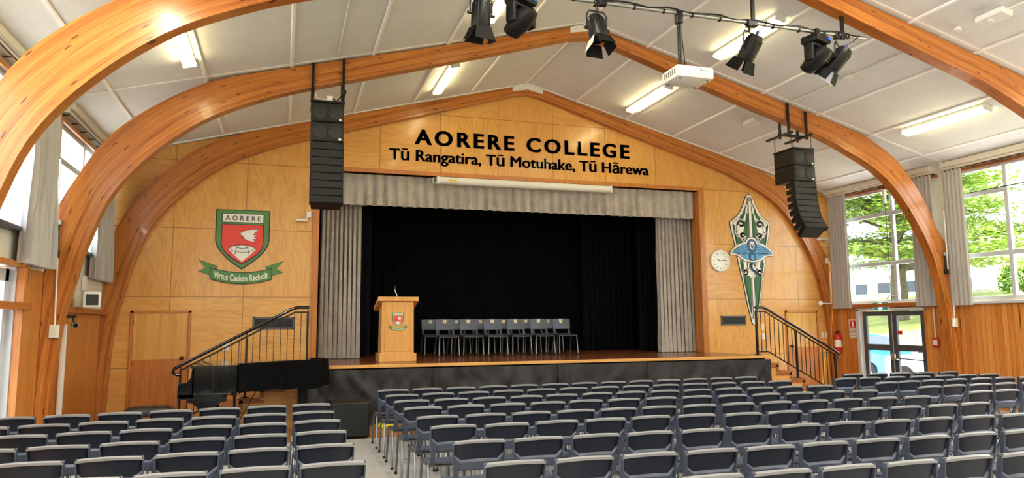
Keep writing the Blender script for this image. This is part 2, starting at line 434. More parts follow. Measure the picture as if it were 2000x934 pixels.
for y in (11.29, 7.84):      # cover strips across the slopes in front of the arches
    for s in (-1, 1):
        b = MB(); xe = XL+.1 if s < 0 else XR-.25
        b.prism([(XC, roof(XC)-.001), (xe, roof(xe)-.001), (xe, roof(xe)-.016), (XC, roof(XC)-.016)], XZ(y), 0, .05)
        struct(b.build('trim_%d' % k, 'white_paint')); k += 1
for s in (-1, 1):            # bead where the ceiling meets the stage wall
    b = MB(); xe = XL+.1 if s < 0 else XR-.25
    b.prism([(XC, roof(XC)-.002), (xe, roof(xe)-.002), (xe, roof(xe)-.03), (XC, roof(XC)-.03)], XZ(14.76), 0, .03)
    struct(b.build('trim_%d' % k, 'white_paint')); k += 1
# stage wall: two sides and the gable over the opening
OX0, OX1, OZ = .62, 9.52, 4.90
def wall_piece(poly, name):
    b = MB(); b.prism(poly, XZ(YW), 0, .14); return struct(b.build(name, 'plywood'))
wall_piece([(XL-.2, 0), (OX0, 0), (OX0, OZ), (OX0, roof(OX0)-.005), (XL-.2, roof(XL-.2)-.005)], 'wall_stage_left')
wall_piece([(OX1, 0), (XR+.2, 0), (XR+.2, roof(XR+.2)-.005), (OX1, roof(OX1)-.005), (OX1, OZ)], 'wall_stage_right')
wall_piece([(OX0, OZ), (OX1, OZ), (OX1, roof(OX1)-.005), (XC, roof(XC)-.005), (OX0, roof(OX0)-.005)], 'wall_stage_gable')
for i, (lo, hi) in enumerate((((OX0-.10, YW-.03, ZS), (OX0+.03, YW+.32, OZ)), ((OX1-.03, YW-.03, ZS), (OX1+.10, YW+.32, OZ)), ((OX0-.10, YW-.02, OZ), (OX1+.10, YW+.3, OZ+.09)))):
    b = MB(); b.rbox(lo, hi, .006); struct(b.build('trim_%d' % k, 'trim_timber')); k += 1
# stage house behind the opening
b = MB(); b.box((-.9, 18.3, 0), (11., 18.45, 5.9)); struct(b.build('wall_stage_back', 'black_drape'))
b = MB(); b.box((-1.0, YW+.14, 0), (-.9, 18.45, 5.9)); struct(b.build('wall_wing_left', 'black_drape'))
b = MB(); b.box((11., YW+.14, 0), (11.1, 18.45, 5.9)); struct(b.build('wall_wing_right', 'black_drape'))
b = MB(); b.box((-1.0, YW+.14, 5.9), (11.1, 18.45, 6.0)); struct(b.build('ceiling_stage', 'black_drape'))
b = MB(); b.box((.33, 13.06, ZS-.06), (9.83, YW-.02, ZS)); b.box((OX0+.04, YW-.02, ZS-.06), (OX1-.04, 18.25, ZS))
struct(b.build('floor_stage', 'stage_boards'), 'worn brown timber stage floor')
b = MB(); b.rbox((.33, 13.03, ZS-.055), (9.83, 13.06, ZS+.002), .006); struct(b.build('trim_%d' % k, 'step_timber')); k += 1
b = MB(); b.box((.36, 13.10, .0), (9.80, 13.14, ZS-.06)); struct(b.build('wall_stage_front', 'black_drape'))

# side walls
def side_wall(side):
    X = XR if side > 0 else XL; o = .2*side
    nm = 'right' if side > 0 else 'left'
    zs, zt = (2.15, 4.83) if side > 0 else (2.95, 4.74)
    low = MB(); mid = MB()
    for i, (a, c) in enumerate(BAYS):
        w0, w1 = a+.2, c-.3
        if side > 0:
            if i == 0:
                low.box((X, a, 0), (X+o, 12.25, 2.07)); low.box((X, 14.06, 0), (X+o, c, 2.07)); low.box((X, 12.25, 2.0), (X+o, 14.06, 2.07))
            else: low.box((X, a, 0), (X+o, c, 2.07))
            mid.box((X, a, 2.07), (X+o, c, zs))
        else:
            if i == 1:
                low.box((X, 10.40, 0), (X+o, c, 2.5)); low.box((X, a, 0), (X+o, a+.25, 2.5)); mid.box((X, a, 2.5), (X+o, c, zs))
            else:
                low.box((X, a, 0), (X+o, c, 1.97)); mid.box((X, a, 1.97), (X+o, c, zs))
        mid.box((X, a, zs), (X+o, w0, zt)); mid.box((X, w1, zs), (X+o, c, zt)); mid.box((X, a, zt), (X+o, c, 5.2))
        portal(X+side*.12, w0, w1, zs, zt, side)
    struct(mid.build('wall_'+nm, 'cream_plaster')); struct(low.build('wall_%s_lining' % nm, 'pine_lining' if side > 0 else 'wall_panel_timber'))
side_wall(1); side_wall(-1)
portal(XR+.12, 12.3, 14.0, .05, 1.95, 1); portal(XL-.12, 8.4, 10.35, .05, 2.45, -1)
b = MB(); b.box((XL-.2, YB-.15, 0), (XR+.2, YB, 7.2)); struct(b.build('wall_rear', 'cream_plaster'))
# sills, rails, pelmet boxes
def trimbox(lo, hi, m, r=.005):
    global k
    b = MB(); b.rbox(lo, hi, r); o = struct(b.build('trim_%d' % k, m)); k += 1; return o
trimbox((13.20, 11.62, 2.06), (13.30, 14.78, 2.15), 'rail_timber'); trimbox((13.24, 8.2, 2.07), (13.30, 11.38, 2.12), 'white_frame')
for y0, y1 in ((11.64, 14.78), (8.2, 11.37), (YB, 7.9)):
    trimbox((13.04, y0, 4.92), (13.30, y1, 5.025), 'cream_plaster'); trimbox((13.10, y0, 4.87), (13.30, y1, 4.92), 'cream_plaster')
    trimbox((-3.17, y0, 4.90), (-2.99, y1, 5.0), 'cream_plaster'); trimbox((-3.17, y0, 4.85), (-3.05, y1, 4.90), 'white_paint')
    trimbox((13.27, y0, 4.80), (13.30, y1, 4.85), 'rail_timber'); trimbox((-3.17, y0, 4.72), (-3.13, y1, 4.78), 'trim_timber')
trimbox((-3.17, 11.64, 1.95), (-3.07, 14.78, 2.04), 'rail_timber'); trimbox((-3.17, 8.2, 1.95), (-3.02, 10.50, 2.04), 'rail_timber')
trimbox((-3.17, 10.36, 0), (-3.08, 10.44, 2.5), 'trim_timber'); trimbox((-3.17, 8.2, 2.48), (-3.08, 10.50, 2.54), 'trim_timber')
trimbox((-3.17, 8.2, 2.90), (-3.06, 11.38, 2.955), 'dark_frame'); trimbox((-3.17, 11.64, 2.90), (-3.06, 14.7, 2.955), 'dark_frame')
trimbox((13.24, 14.05, 0), (13.34, 14.15, 2.02), 'white_frame'); trimbox((13.24, 12.2, 1.98), (13.34, 14.15, 2.04), 'white_frame')

# windows: white frames with panes
wn = 1
def window(side, y0, y1, z0, z1, mull, trans):
    global wn
    X = XR+.07 if side > 0 else XL-.07
    f = MB(); t = .03
    bx = lambda ya, yb, za, zb, d=t: f.rbox((X-d, ya, za), (X+d, yb, zb), .006)
    bx(y0, y1, z0, z0+.07); bx(y0, y1, z1-.07, z1); bx(y0, y0+.06, z0, z1); bx(y1-.06, y1, z0, z1)
    for y in mull: bx(y-.04, y+.04, z0, z1, t+.008)
    for z, ya, yb in trans: bx(ya, yb, z-.045, z+.045, t+.004)
    o = struct(f.build('window_%d' % wn, 'white_frame'))
    g = MB(); g.box((X-.004, y0+.03, z0+.03), (X+.004, y1-.03, z1-.03)); struct(g.build('pane', 'window_glass', o))
    wn += 1
window(1, 11.8, 14.65, 2.15, 4.83, [12.97], [(4.23, 11.8, 14.65), (3.08, 11.8, 14.65)])
window(1, 8.35, 11.3, 2.15, 4.83, [10.2], [(4.29, 10.2, 11.3), (3.05, 8.35, 11.3)])
window(-1, 11.8, 14.65, 2.95, 4.74, [13.2], [(4.2, 11.8, 14.65)])
window(-1, 8.35, 11.3, 2.95, 4.74, [9.62], [(4.2, 9.62, 11.3)])
# double exit door on the right
d = MB()
d = thing('door_1', 'dark framed glazed double exit door beneath the green running man sign', 'door', (13.36, 13.15, 0)); d['kind'] = 'structure'
for y0, y1, hs in ((13.16, 14.03, 1), (12.27, 13.14, -1)):
    f = MB(); y0 -= 13.15; y1 -= 13.15; X0, X1 = -.03, .03
    f.rbox((X0, y0, .01), (X1, y0+.11, 1.97), .006); f.rbox((X0, y1-.11, .01), (X1, y1, 1.97), .006)
    for za, zb in ((.01, .2), (1.06, 1.20), (1.86, 1.97)): f.rbox((X0, y0+.1, za), (X1, y1-.1, zb), .004)
    lf = struct(f.build('door_leaf', 'dark_frame', d))
    for za, zb in ((.2, 1.06), (1.2, 1.86)):
        g = MB(); g.box((-.004, y0+.1, za), (.004, y1-.1, zb)); g.build('pane', 'window_glass', lf)
f = MB(); f.cyl((-.06, -.02, .05), (-.06, -.02, 1.9), .012, 8); f.rbox((-.10, -.07, .86), (-.03, .03, 1.0), .01); f.rbox((-.10, -.12, .86), (-.03, -.05, .9), .008)
f.cyl((-.09, -.1, .9), (-.09, -.82, .88), .013, 8, 1); f.cyl((-.09, -.82, .88), (-.03, -.82, .88), .012, 8, 1)
f.build('panic_bar', ['grey_metal', 'black_metal'], d, 40)
f = MB(); f.box((-.036, -.27, 1.43), (-.031, -.14, 1.52)); f.build('door_sticker', 'sign_red', d)
# white glazed door on the left
d = thing('door_2', 'white framed glazed side door on the left wall below the window', 'door', (-3.27, 9.35, 0)); d['kind'] = 'structure'
for y0, y1 in ((-.95, -.1), (-.08, .98)):
    f = MB(); f.rbox((-.03, y0, .01), (.03, y0+.13, 2.46), .006); f.rbox((-.03, y1-.13, .01), (.03, y1, 2.46), .006)
    for za, zb in ((.01, .2), (2.3, 2.46)): f.rbox((-.03, y0, za), (.03, y1, zb), .005)
    lf = struct(f.build('door_leaf', 'white_frame', d)); g = MB(); g.box((-.004, y0+.1, .2), (.004, y1-.1, 2.3)); g.build('pane', 'window_glass', lf)
f = MB(); f.rbox((-.08, .98, 0), (.1, 1.03, 2.48), .005); f.build('door_frame', 'white_frame', d)

# laminated arches
INL = [(0, 6.86), (.35, 6.80), (3.23, 5.93), (4.85, 5.45), (5.6, 5.18), (6.32, 4.82), (6.99, 4.27), (7.5, 3.63), (7.78, 2.9), (7.92, 2.3), (8.02, 1.87), (8.09, 1.18), (8.12, .43), (8.125, 0)]
OUL = [(0, 7.10), (1, 6.838), (3.24, 6.25), (5.55, 5.64), (6.3, 5.40), (7.02, 4.97), (7.6, 4.45), (7.96, 3.84), (8.13, 3.50), (8.24, 3.18), (8.27, 2.6), (8.275, 1.9), (8.275, .5), (8.275, 0)]
INR = [(0, 6.86), (.35, 6.80), (3.23, 5.92), (4.85, 5.45), (5.6, 5.15), (6.25, 4.84), (6.7, 4.50), (7.02, 4.13), (7.38, 3.58), (7.64, 3.03), (7.8, 2.4), (7.9, 1.87), (7.96, 1.0), (7.98, 0)]
OUR = [(0, 7.10), (1, 6.838), (3.24, 6.25), (5.6, 5.63), (6.2, 5.42), (6.9, 4.98), (7.42, 4.34), (7.80, 3.62), (7.98, 3.36), (8.10, 3.08), (8.17, 2.7), (8.18, 1.9), (8.18, .5), (8.18, 0)]
def smooth_line(P, n=70):
    P = [Vector(p) for p in P]; out = []
    Q = [P[0]*2-P[1]]+P+[P[-1]*2-P[-2]]
    for i in range(1, len(Q)-2):
        for s in range(10):
            t = s/10; a, b_, c, d_ = Q[i-1], Q[i], Q[i+1], Q[i+2]
            if (c-b_).length > .9 or i < 3: out.append(b_.lerp(c, t))
            else: out.append(.5*((2*b_)+(c-a)*t+(2*a-5*b_+4*c-d_)*t*t+(3*b_-a-3*c+d_)*t**3))
    out.append(P[-1])
    L = [0]
    for i in range(1, len(out)): L.append(L[-1]+(out[i]-out[i-1]).length)
    res = []
    for s in range(n+1):
        q = L[-1]*s/n; j = 0
        while j < len(L)-2 and L[j+1] < q: j += 1
        res.append(out[j].lerp(out[j+1], (q-L[j])/max(1e-9, L[j+1]-L[j])))
    return res
def arch_half(side, y0, y1, parent, seed):
    I = smooth_line(INL if side < 0 else INR); O = smooth_line(OUL if side < 0 else OUR)
    W = lambda p: (XC+side*p.x, p.y)
    b = MB(); uv = []
    n = len(I)-1; u = [0]
    for i in range(1, n+1): u.append(u[-1]+((I[i]+O[i])/2-(I[i-1]+O[i-1])/2).length)
    def strip(pa, pb, va, vb):
        k0 = len(b.v); vs = []
        for i in range(n+1): vs += [pa(i), pb(i)]; uv.extend([(u[i]+seed, va(i)), (u[i]+seed, vb(i))])
        b.add(vs, [(2*i, 2*i+1, 2*i+3, 2*i+2) for i in range(n)])
    P = lambda q, y: (W(q)[0], y, W(q)[1])
    th = lambda i: (O[i]-I[i]).length
    strip(lambda i: P(I[i], y0), lambda i: P(O[i], y0), lambda i: 0, th)
    strip(lambda i: P(O[i], y0), lambda i: P(O[i], y1), th, lambda i: th(i)+y1-y0)
    strip(lambda i: P(O[i], y1), lambda i: P(I[i], y1), lambda i: 3+th(i), lambda i: 3)
    strip(lambda i: P(I[i], y1), lambda i: P(I[i], y0), lambda i: 5.003, lambda i: 5.039)
    for i in (0, n):
        b.add([P(I[i], y0), P(O[i], y0), P(O[i], y1), P(I[i], y1)], [(0, 1, 2, 3)]); uv.extend([(seed, 0), (seed, .3), (seed, .3), (seed, 0)])
    o = b.build('arch_half', 'arch_timber', parent, None, uv)
    o.data.transform(Matrix.Translation(-Vector(parent.location)))
    return o
for y0, y1, lab, sd in ((7.95, 8.15, 'nearest laminated timber roof arch, cropped by the frame, carrying the lighting bar', 0.), (11.4, 11.6, 'middle laminated timber roof arch with the hanging speaker arrays', 23.), (14.80, 14.94, 'laminated timber roof arch fixed flat against the plywood stage wall', 51.)):
    t = thing('roof_arch', lab, 'arch', (XC, y0, 0), 0, 'laminated roof arches')
    arch_half(-1, y0, y1, t, sd); arch_half(1, y0, y1, t, sd+11.3)
    b = MB(); P = [(-.36, -.262*.36), (0, 0), (.36, -.262*.36), (.36, -.262*.36-.11), (0, -.13), (-.36, -.262*.36-.11)]
    b.prism(P, lambda a, c, d_: (a, d_-.012, 7.105+c), 0, .012)
    for dx in (-.26, -.1, .1, .26): b.lathe([(.012, 0), (.012, .006)], (dx, -.012, 7.105-.262*abs(dx)-.055), 8, 0, 'Y')
    b.build('ridge_plate', 'white_paint', t)
# ---------------------------------------------------------------- chairs
def chair_parts():
    P = {}
    yc = lambda x, z: -.185-.055*((z-.46)/.35)-.030*(1-(x/.21)**2)      # back surface: curved round the sitter, leaning back
    prof = [(0, .58), (.006, .70), (.004, .800), (-.004, .81), (-.034, .803), (-.036, .786), (-.016, .780), (-.012, .655), (-.026, .636), (-.020, .590), (-.010, .578)]
    n = 14; vs = []; fs = []; mi = []
    zarch = lambda x, z: z+(.012*(1-(x/.21)**2) if z > .75 else (.014*(1-(x/.21)**2)+.055*max(0, (abs(x)-.150)/.06) if z < .67 and z > .62 else 0))
    b = MB(); K = len(prof)
    wz = lambda z: .207+.010*min(1, max(0, (z-.58)/.2))
    for i in range(n+1):
        for y, z in prof:
            x = (-1+2*i/n)*wz(z)
            vs.append((x, yc(x, z)+y, zarch(x, z)))
    for i in range(n):
        for j in range(K):
            f = (i*K+j, i*K+(j+1) % K, (i+1)*K+(j+1) % K, (i+1)*K+j)
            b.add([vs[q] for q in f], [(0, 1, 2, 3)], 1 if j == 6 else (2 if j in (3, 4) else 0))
    b.add([vs[j] for j in range(K)], [tuple(range(K))]); b.add([vs[n*K+j] for j in range(K)], [tuple(range(K))[::-1]])
    for s in (-1, 1):       # side lips, then the uprights that run down to the seat
        sec = [(.812, .213), (.78, .217), (.66, .213), (.585, .207)]
        for (za, xa), (zb, xb) in zip(sec, sec[1:]):
            q = []
            for z, x in ((za, xa), (zb, xb)):
                y = yc(.21, z); q += [(s*(x-.010), y+.006, z), (s*x, y+.006, z), (s*x, y-.034, z), (s*(x-.008), y-.034, z)]
            b.add(q, [(0,1,2,3), (7,6,5,4), (0,4,5,1), (1,5,6,2), (2,6,7,3), (3,7,4,0)])
        sec = [(.63, .208, .05, -.034), (.585, .206, .046, -.024), (.52, .204, .042, -.002), (.47, .205, .052, .024), (.435, .206, .07, .05)]
        for (za, xa, wa, ya), (zb, xb, wb, yb) in zip(sec, sec[1:]):
            q = []
            for z, x, wd, dy in ((za, xa, wa, ya), (zb, xb, wb, yb)):
                y = yc(.2, z)+dy; q += [(s*(x-wd), y+.012, z), (s*x, y+.012, z), (s*x, y-.012, z), (s*(x-wd), y-.012, z)]
            b.add(q, [(0,1,2,3), (7,6,5,4), (0,4,5,1), (1,5,6,2), (2,6,7,3), (3,7,4,0)])
    bm = b
    P['backrest'] = (bm, ['chair_shell', 'chair_panel', 'chair_rim_lit'], 42)
    b = MB()
    def seat(u, v):
        x = (-1+2*u)*(.215-.012*(1-v)); y = -.185+.42*v
        z = .452+.012*abs(2*u-1)**3-.030*max(0, (v-.82)/.18)**2+.020*max(0, (.18-v)/.18)**1.5-.012*math.sin(PI*v)
        return (x, y, z), (0, 0, 1)
    b.sheet(seat, 10, 12, .012); P['seat'] = (b, ['chair_shell'], 40)
    for nm, s, foot, top in (('fl', -1, .235, .20), ('fr', 1, .235, .20), ('rl', -1, -.245, -.13), ('rr', 1, -.245, -.13)):
        b = MB(); b.tube([(s*.226, foot, .016), (s*.210, top, .425), (s*.208, top-.012*(1 if top > 0 else -1), .438)], [.0135, .0135, .012], 8); b.tube([(s*.227, foot, 0), (s*.226, foot, .03)], [.015, .017], 8, 1)
        P['leg_'+nm] = (b, ['chair_tube', 'black_plastic'], 50)
    b = MB()
    for s in (-1, 1): b.tube([(s*.205, .19, .430), (s*.205, -.13, .430)], .0115, 8)
    b.tube([(-.2, .12, .428), (.2, .12, .428)], .0115, 8); b.tube([(-.2, -.1, .428), (.2, -.1, .428)], .0115, 8)
    P['seat_frame'] = (b, ['chair_tube'], 50)
    return P
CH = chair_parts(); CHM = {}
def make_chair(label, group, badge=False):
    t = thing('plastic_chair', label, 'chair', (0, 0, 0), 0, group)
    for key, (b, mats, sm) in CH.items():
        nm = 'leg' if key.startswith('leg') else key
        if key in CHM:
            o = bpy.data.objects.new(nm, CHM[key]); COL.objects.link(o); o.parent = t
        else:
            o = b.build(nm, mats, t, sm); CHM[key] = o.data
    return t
NUM = {1:'front row', 2:'second row', 3:'third row', 4:'fourth row', 5:'fifth row', 6:'sixth row', 7:'seventh row', 8:'eighth row', 9:'ninth row'}
COLX = [1.53+.4975*i for i in range(13)]; COL2 = [8.74, 9.29, 9.79, 10.27, 10.70, 11.19, 11.63]; COLL = [.35-.497*i for i in range(7)]
# row: (depth at first chair, depth at last chair, number of chairs) - the rows bow a little
ROWS_R = {1:(10.44, 10.56, 13, .03), 2:(9.68, 9.70, 13, .07), 3:(8.91, 8.80, 13, .08), 4:(8.15, 7.96, 13, .08), 5:(7.32, 7.10, 13, .06), 6:(6.62, 6.31, 13, .04), 7:(5.71, 5.42, 12, .02), 8:(4.77, 4.60, 11, .0), 9:(3.99, 3.80, 9, .0)}
SX = [8.78+.492*i for i in range(7)]
SIDE = {1:[(9.61,10.43),(10.10,10.38),(10.60,10.36),(11.10,10.31),(11.60,10.25)], 2:list(zip(SX, (9.70, 9.70, 9.66, 9.62, 9.59, 9.58, 9.57))), 3:list(zip(SX, (8.85, 8.91, 8.93, 8.94, 8.91, 8.90, 8.88))),
        4:list(zip(SX[:6], (8.09, 8.13, 8.12, 8.12, 8.09, 8.06))), 5:list(zip(SX[:2], (7.31, 7.33))), 6:[(8.68,6.50)]}
ROWS_L = {1:(8.95, 8.75, 7), 2:(8.17, 7.98, 7), 3:(7.40, 7.28, 6), 4:(6.66, 6.52, 6), 5:(5.93, 5.80, 5), 6:(5.15, 5.09, 4)}
DEL = .245        # the measured points are the top edges of the backs, this far behind the chair's middle
proto = None
def put(x, y, rz, label, group):
    global proto
    if proto is None: proto = make_chair(label, group); c = proto
    else:
        c = copy_tree(proto)
    c['label'] = label; c['group'] = group
    c.location = (x, y+DEL, .008); c.rotation_euler = (0, 0, rz)
rr = random.Random(3)
for r, (ya, yb, n, bow) in ROWS_R.items():
    i0 = 2 if r == 9 else 0
    for i in range(i0, n):
        t = i/12; y = ya+(yb-ya)*t+bow*math.sin(PI*t)*.9
        if r == 6: y = (6.62, 6.57, 6.57, 6.54, 6.55, 6.53, 6.45, 6.44, 6.39, 6.37, 6.34, 6.32, 6.32)[i]
        y += rr.uniform(-.012, .012)
        put(COLX[i]+rr.uniform(-.004, .004), y, math.radians(rr.uniform(-.8, .8)), 'dark plastic chair %s from the aisle in the %s of the middle block' % (ORD[i], NUM[r]), 'chairs in the middle block')
for r, l in SIDE.items():
    for i, (x, y) in enumerate(l):
        put(x, y, math.radians(rr.uniform(-.9, .9)), 'dark plastic chair %s along the %s of the block by the exit door' % (ORD[i], NUM[r]), 'chairs in the block by the exit door')
for r, (ya, yb, n) in ROWS_L.items():
    for i in range(n):
        put(COLL[i]+rr.uniform(-.004, .004), ya+(yb-ya)*i/6+rr.uniform(-.012, .012), math.radians(rr.uniform(-.8, .8)), 'dark plastic chair %s from the aisle in the %s of the piano side block' % (ORD[i], NUM[r]), 'chairs in the block behind the piano')
# crests are drawn once here and used on wall, lectern and chairs
def shield_poly(wd, h, y0=0., n=10):
    """shield with straight sides and a pointed foot, top edge at y0"""
    P = [(-wd/2, y0), (wd/2, y0)]; s = h*.50
    for i in range(n+1):
        t = i/n; P.append((wd/2*(1-t**1.7)*1.0, y0-s-(h-s)*(t**.92)))
    for i in range(n-1, -1, -1):
        t = i/n; P.append((-wd/2*(1-t**1.7), y0-s-(h-s)*(t**.92)))
    return P
def crest(parent, ox, oz, Y, sc, gold=False):
    """the school crest, unit width 1 (shield), on a plane facing -Y; parts are children of parent"""
    T = lambda P: [(ox+a*sc, oz+c*sc) for a, c in P]
    th = .006*min(1, sc*3)+.001
    def layer(mb, P, l0, l1, mi): mb.prism(T(P), lambda a, c, d: (a, Y-d*th, c), l0, l1, mi)
    off = lambda P, k, cx=0, cy=-.5: [(cx+(a-cx)*k, cy+(c-cy)*k) for a, c in P]
    b = MB()
    edge = 'crest_gold' if gold else 'crest_black'
    layer(b, shield_poly(1.03, 1.21, .015), 0, 1, 0); layer(b, shield_poly(.99, 1.165), 1, 2, 1)
    layer(b, shield_poly(.80, .82, -.28), 2, 2.6, 0); layer(b, shield_poly(.77, .775, -.292), 2.6, 3.2, 2)
    layer(b, [(-.40, -.06), (.40, -.06), (.40, -.25), (-.40, -.25)], 2, 2.6, 0); layer(b, [(-.385, -.072), (.385, -.072), (.385, -.238), (-.385, -.238)], 2.6, 3.2, 3)
    # globe, clipped by the foot of the shield
    g = [(-.265, -.78), (-.2, -.735), (-.1, -.705), (0, -.695), (.1, -.705), (.2, -.735), (.265, -.78), (.15, -.905), (.06, -.985), (0, -1.04), (-.06, -.985), (-.15, -.905)]
    layer(b, g, 3.2, 3.8, 3)
    bird = [(-.05, -.47), (.06, -.405), (.18, -.385), (.30, -.385), (.23, -.44), (.20, -.50), (.27, -.50), (.215, -.535), (.26, -.575), (.19, -.57), (.235, -.635), (.13, -.615), (.045, -.575), (.03, -.545), (.0, -.515)]
    layer(b, off(bird, 1.06, .1, -.5), 3.2, 3.6, 0); layer(b, bird, 3.6, 4.2, 3)
    line = lambda pts, wd: [b.bar((ox+p[0]*sc, Y-3.95*th, oz+p[1]*sc), (ox+q[0]*sc, Y-3.95*th, oz+q[1]*sc), wd*sc, th*.4, 4, (0, 1, 0)) for p, q in zip(pts, pts[1:])]
    for rx, cy, ry, a0, a1 in ((.13, -.72, .05, PI, 2*PI), (.225, -.765, .085, PI, 2*PI)): line([(rx*math.cos(a0+(a1-a0)*i/12), cy+ry*math.sin(a0+(a1-a0)*i/12)) for i in range(13)], .01)
    line([(-.06, -.705), (-.11, -.78), (-.135, -.90)], .01); line([(.06, -.705), (.11, -.78), (.135, -.90)], .01); line(g[:7], .012)
    line([(-.02, -.545), (.06, -.525), (.2, -.51)], .008)
    b.build('shield', [edge, 'crest_green', 'crest_red', 'crest_white', 'crest_black'], parent)
    b = MB(); text('AORERE', b, (ox-.335*sc, ox+.335*sc, oz-.205*sc, oz-.108*sc), Y-3.3*th, 0, .006, th*.5, 1.5); b.build('shield_lettering', 'crest_black', parent)
    # ribbon
    arc = lambda x: -1.285-.09*(1-(x/.56)**2)
    def band(z0, z1, xm): 
        n = 16; xs = [-xm+2*xm*i/n for i in range(n+1)]
        return [(x, arc(x)+z1) for x in xs]+[(x, arc(x)+z0) for x in xs[::-1]]
    b = MB()
    for s in (-1, 1):
        tail = [(s*.47, -1.13), (s*.80, -1.015), (s*.665, -1.165), (s*.79, -1.235), (s*.50, -1.34)]
        layer(b, off(tail, 1.07, s*.64, -1.18), 0, 1, 0); layer(b, tail, 1, 2, 1)
    layer(b, band(-.115, .125, .585), 2, 2.8, 0); layer(b, band(-.098, .108, .57), 2.8, 3.6, 1)
    layer(b, [(s, z) for s, z in band(-.08, .09, .545)], 3.6, 3.7, 1)
    b.build('ribbon', [edge, 'crest_green'], parent)
    b = MB(); text('Virtus Caelum Recludit', b, (ox-.51*sc, ox+.51*sc, oz, oz+.125*sc), Y-3.75*th, 0, .02, th*.5, 1.0,
                   curve=lambda px, pz: (px, pz+(arc((px-ox)/sc)-.055)*sc)); b.build('ribbon_lettering', 'crest_white', parent)
def badge(parent, Y, z):
    b = MB(); f = lambda a, c, d: (a, Y+d, c)
    P = [(a*.095, z+.01+c*.085) for a, c in shield_poly(.85, .95, .5)]; b.prism(P, f, 0, .003)
    b.prism([(a*.026+.004, z+.012+c*.026+.006) for a, c in shield_poly(1., 1., .5)], f, .003, .004, 1)
    b.prism([(-.055, z-.035), (-.03, z-.048), (.03, z-.048), (.055, z-.035), (.045, z-.052), (.028, z-.064), (-.028, z-.064), (-.045, z-.052)], f, 0, .003)
    return b.build('badge', ['crest_gold', 'chair_panel'], parent)
sc0 = make_chair('', 'badged chairs on the stage'); badge(sc0, -.250, .745)
first = True
for row, xs, y in (('front', [3.44, 3.985, 4.545, 5.10, 5.66, 6.215], 15.55), ('back', [3.31, 3.93, 4.52, 5.10, 5.67, 6.24], 16.5)):
    for i, x in enumerate(xs):
        c = sc0 if first else copy_tree(sc0); first = False
        c.location = (x, y, ZS); c.rotation_euler = (0, 0, PI)
        c['label'] = 'badged plastic chair on the stage %s from the lectern in the %s row' % (ORD[i], row)
# ---------------------------------------------------------------- lettering and crests on the stage wall
b = MB()
for dx in (-.012, 0, .012): text('AORERE COLLEGE', b, (2.59+dx, 7.67+dx, 5.585, 5.905), YW, 0, .020, .012, 1.30, 1.0)
t = thing('wall_lettering', 'black capital letters of the college name on the plywood gable', 'sign')
for q in split_words(b, .22): q.build('lettering_word', 'letter_black', t)
b = MB()
for dx, dz in ((-.013, 0), (-.006, .004), (0, -.004), (.006, .004), (.013, 0)): text('Tū Rangatira, Tū Motuhake, Tū Hārewa', b, (2.055+dx, 8.165+dx, 5.21+dz, 5.455+dz), YW, 0, .0, .012, 1.0)
t = thing('wall_lettering', 'black lower case motto line just under the college name on the gable', 'sign')
for q in split_words(b, .065): q.build('lettering_word', 'letter_black', t)
t = thing('wall_crest', 'large green and red shield crest with motto ribbon on plywood left of the stage', 'crest', (-.80, YW-.001, 2.8)); crest(t, 0, 1.19, 0, .975)
# carved style panel right of the stage
t = thing('carved_panel', 'tall pointed green and white patterned panel with a blue ray right of the stage', 'wall art', (10.93, YW-.001, 3.2))
J = lambda pts: [((a-183)*.00425, (455-c)*.00362+.032) for a, c in pts]
def flat(mb, P, d0, d1, mi): mb.prism(P, lambda a, c, d: (a, -d, c+.12), d0, d1, mi)
def grow(P, k, c=None):
    n = len(P); out = []
    ar = sum(P[i][0]*P[(i+1) % n][1]-P[(i+1) % n][0]*P[i][1] for i in range(n)); s = 1 if ar > 0 else -1
    for i in range(n):
        p0, p1, p2 = Vector(P[i-1]), Vector(P[i]), Vector(P[(i+1) % n]); e1 = (p1-p0).normalized(); e2 = (p2-p1).normalized()
        nn = Vector((e1.y, -e1.x))+Vector((e2.y, -e2.x)); nn = nn.normalized() if nn.length > 1e-6 else Vector((e1.y, -e1.x))
        out.append(tuple(p1+nn*k*s))
    return out
half = [(183, 33), (199, 40), (208, 60), (216, 85), (226, 112), (242, 148), (263, 180), (288, 205), (316, 227), (317, 240), (308, 300), (290, 385), (273, 500), (244, 650), (220, 800), (199, 900), (193, 914), (183, 918)]
outline = half+[(366-a, c) for a, c in half[-2:0:-1]]
O_ = J(outline)
b = MB(); flat(b, grow(O_, .018), 0, .008, 0); flat(b, O_, .008, .016, 1)
b.build('backing_board', ['crest_black', 'crest_white'], t)
b = MB()
for s in (1, -1):
    mir = lambda P: [(183+s*(a-183), c) for a, c in P]
    for P in ([(199, 175), (205, 160), (214, 215), (224, 262), (230, 290), (222, 335), (203, 330), (199, 250)], [(212, 128), (232, 168), (252, 196), (246, 208), (226, 196), (216, 165)], [(276, 330), (290, 300), (283, 370), (258, 372), (232, 366), (250, 350)], [(291, 250), (300, 245), (296, 275), (288, 285)],
              [(190, 500), (205, 486), (216, 510), (216, 545), (206, 530), (196, 520)], [(196, 610), (206, 592), (240, 592), (238, 640), (222, 730), (206, 830), (198, 850)], [(243, 490), (262, 480), (256, 545), (246, 560), (238, 530)]):
        b = MB(); P2 = J(mir(P)); flat(b, grow(P2, .008), .016, .018, 1); flat(b, P2, .018, .021, 0); b.build('green_inlay', ['deep_green', 'crest_black'], t)
b = MB(); ln = MB()
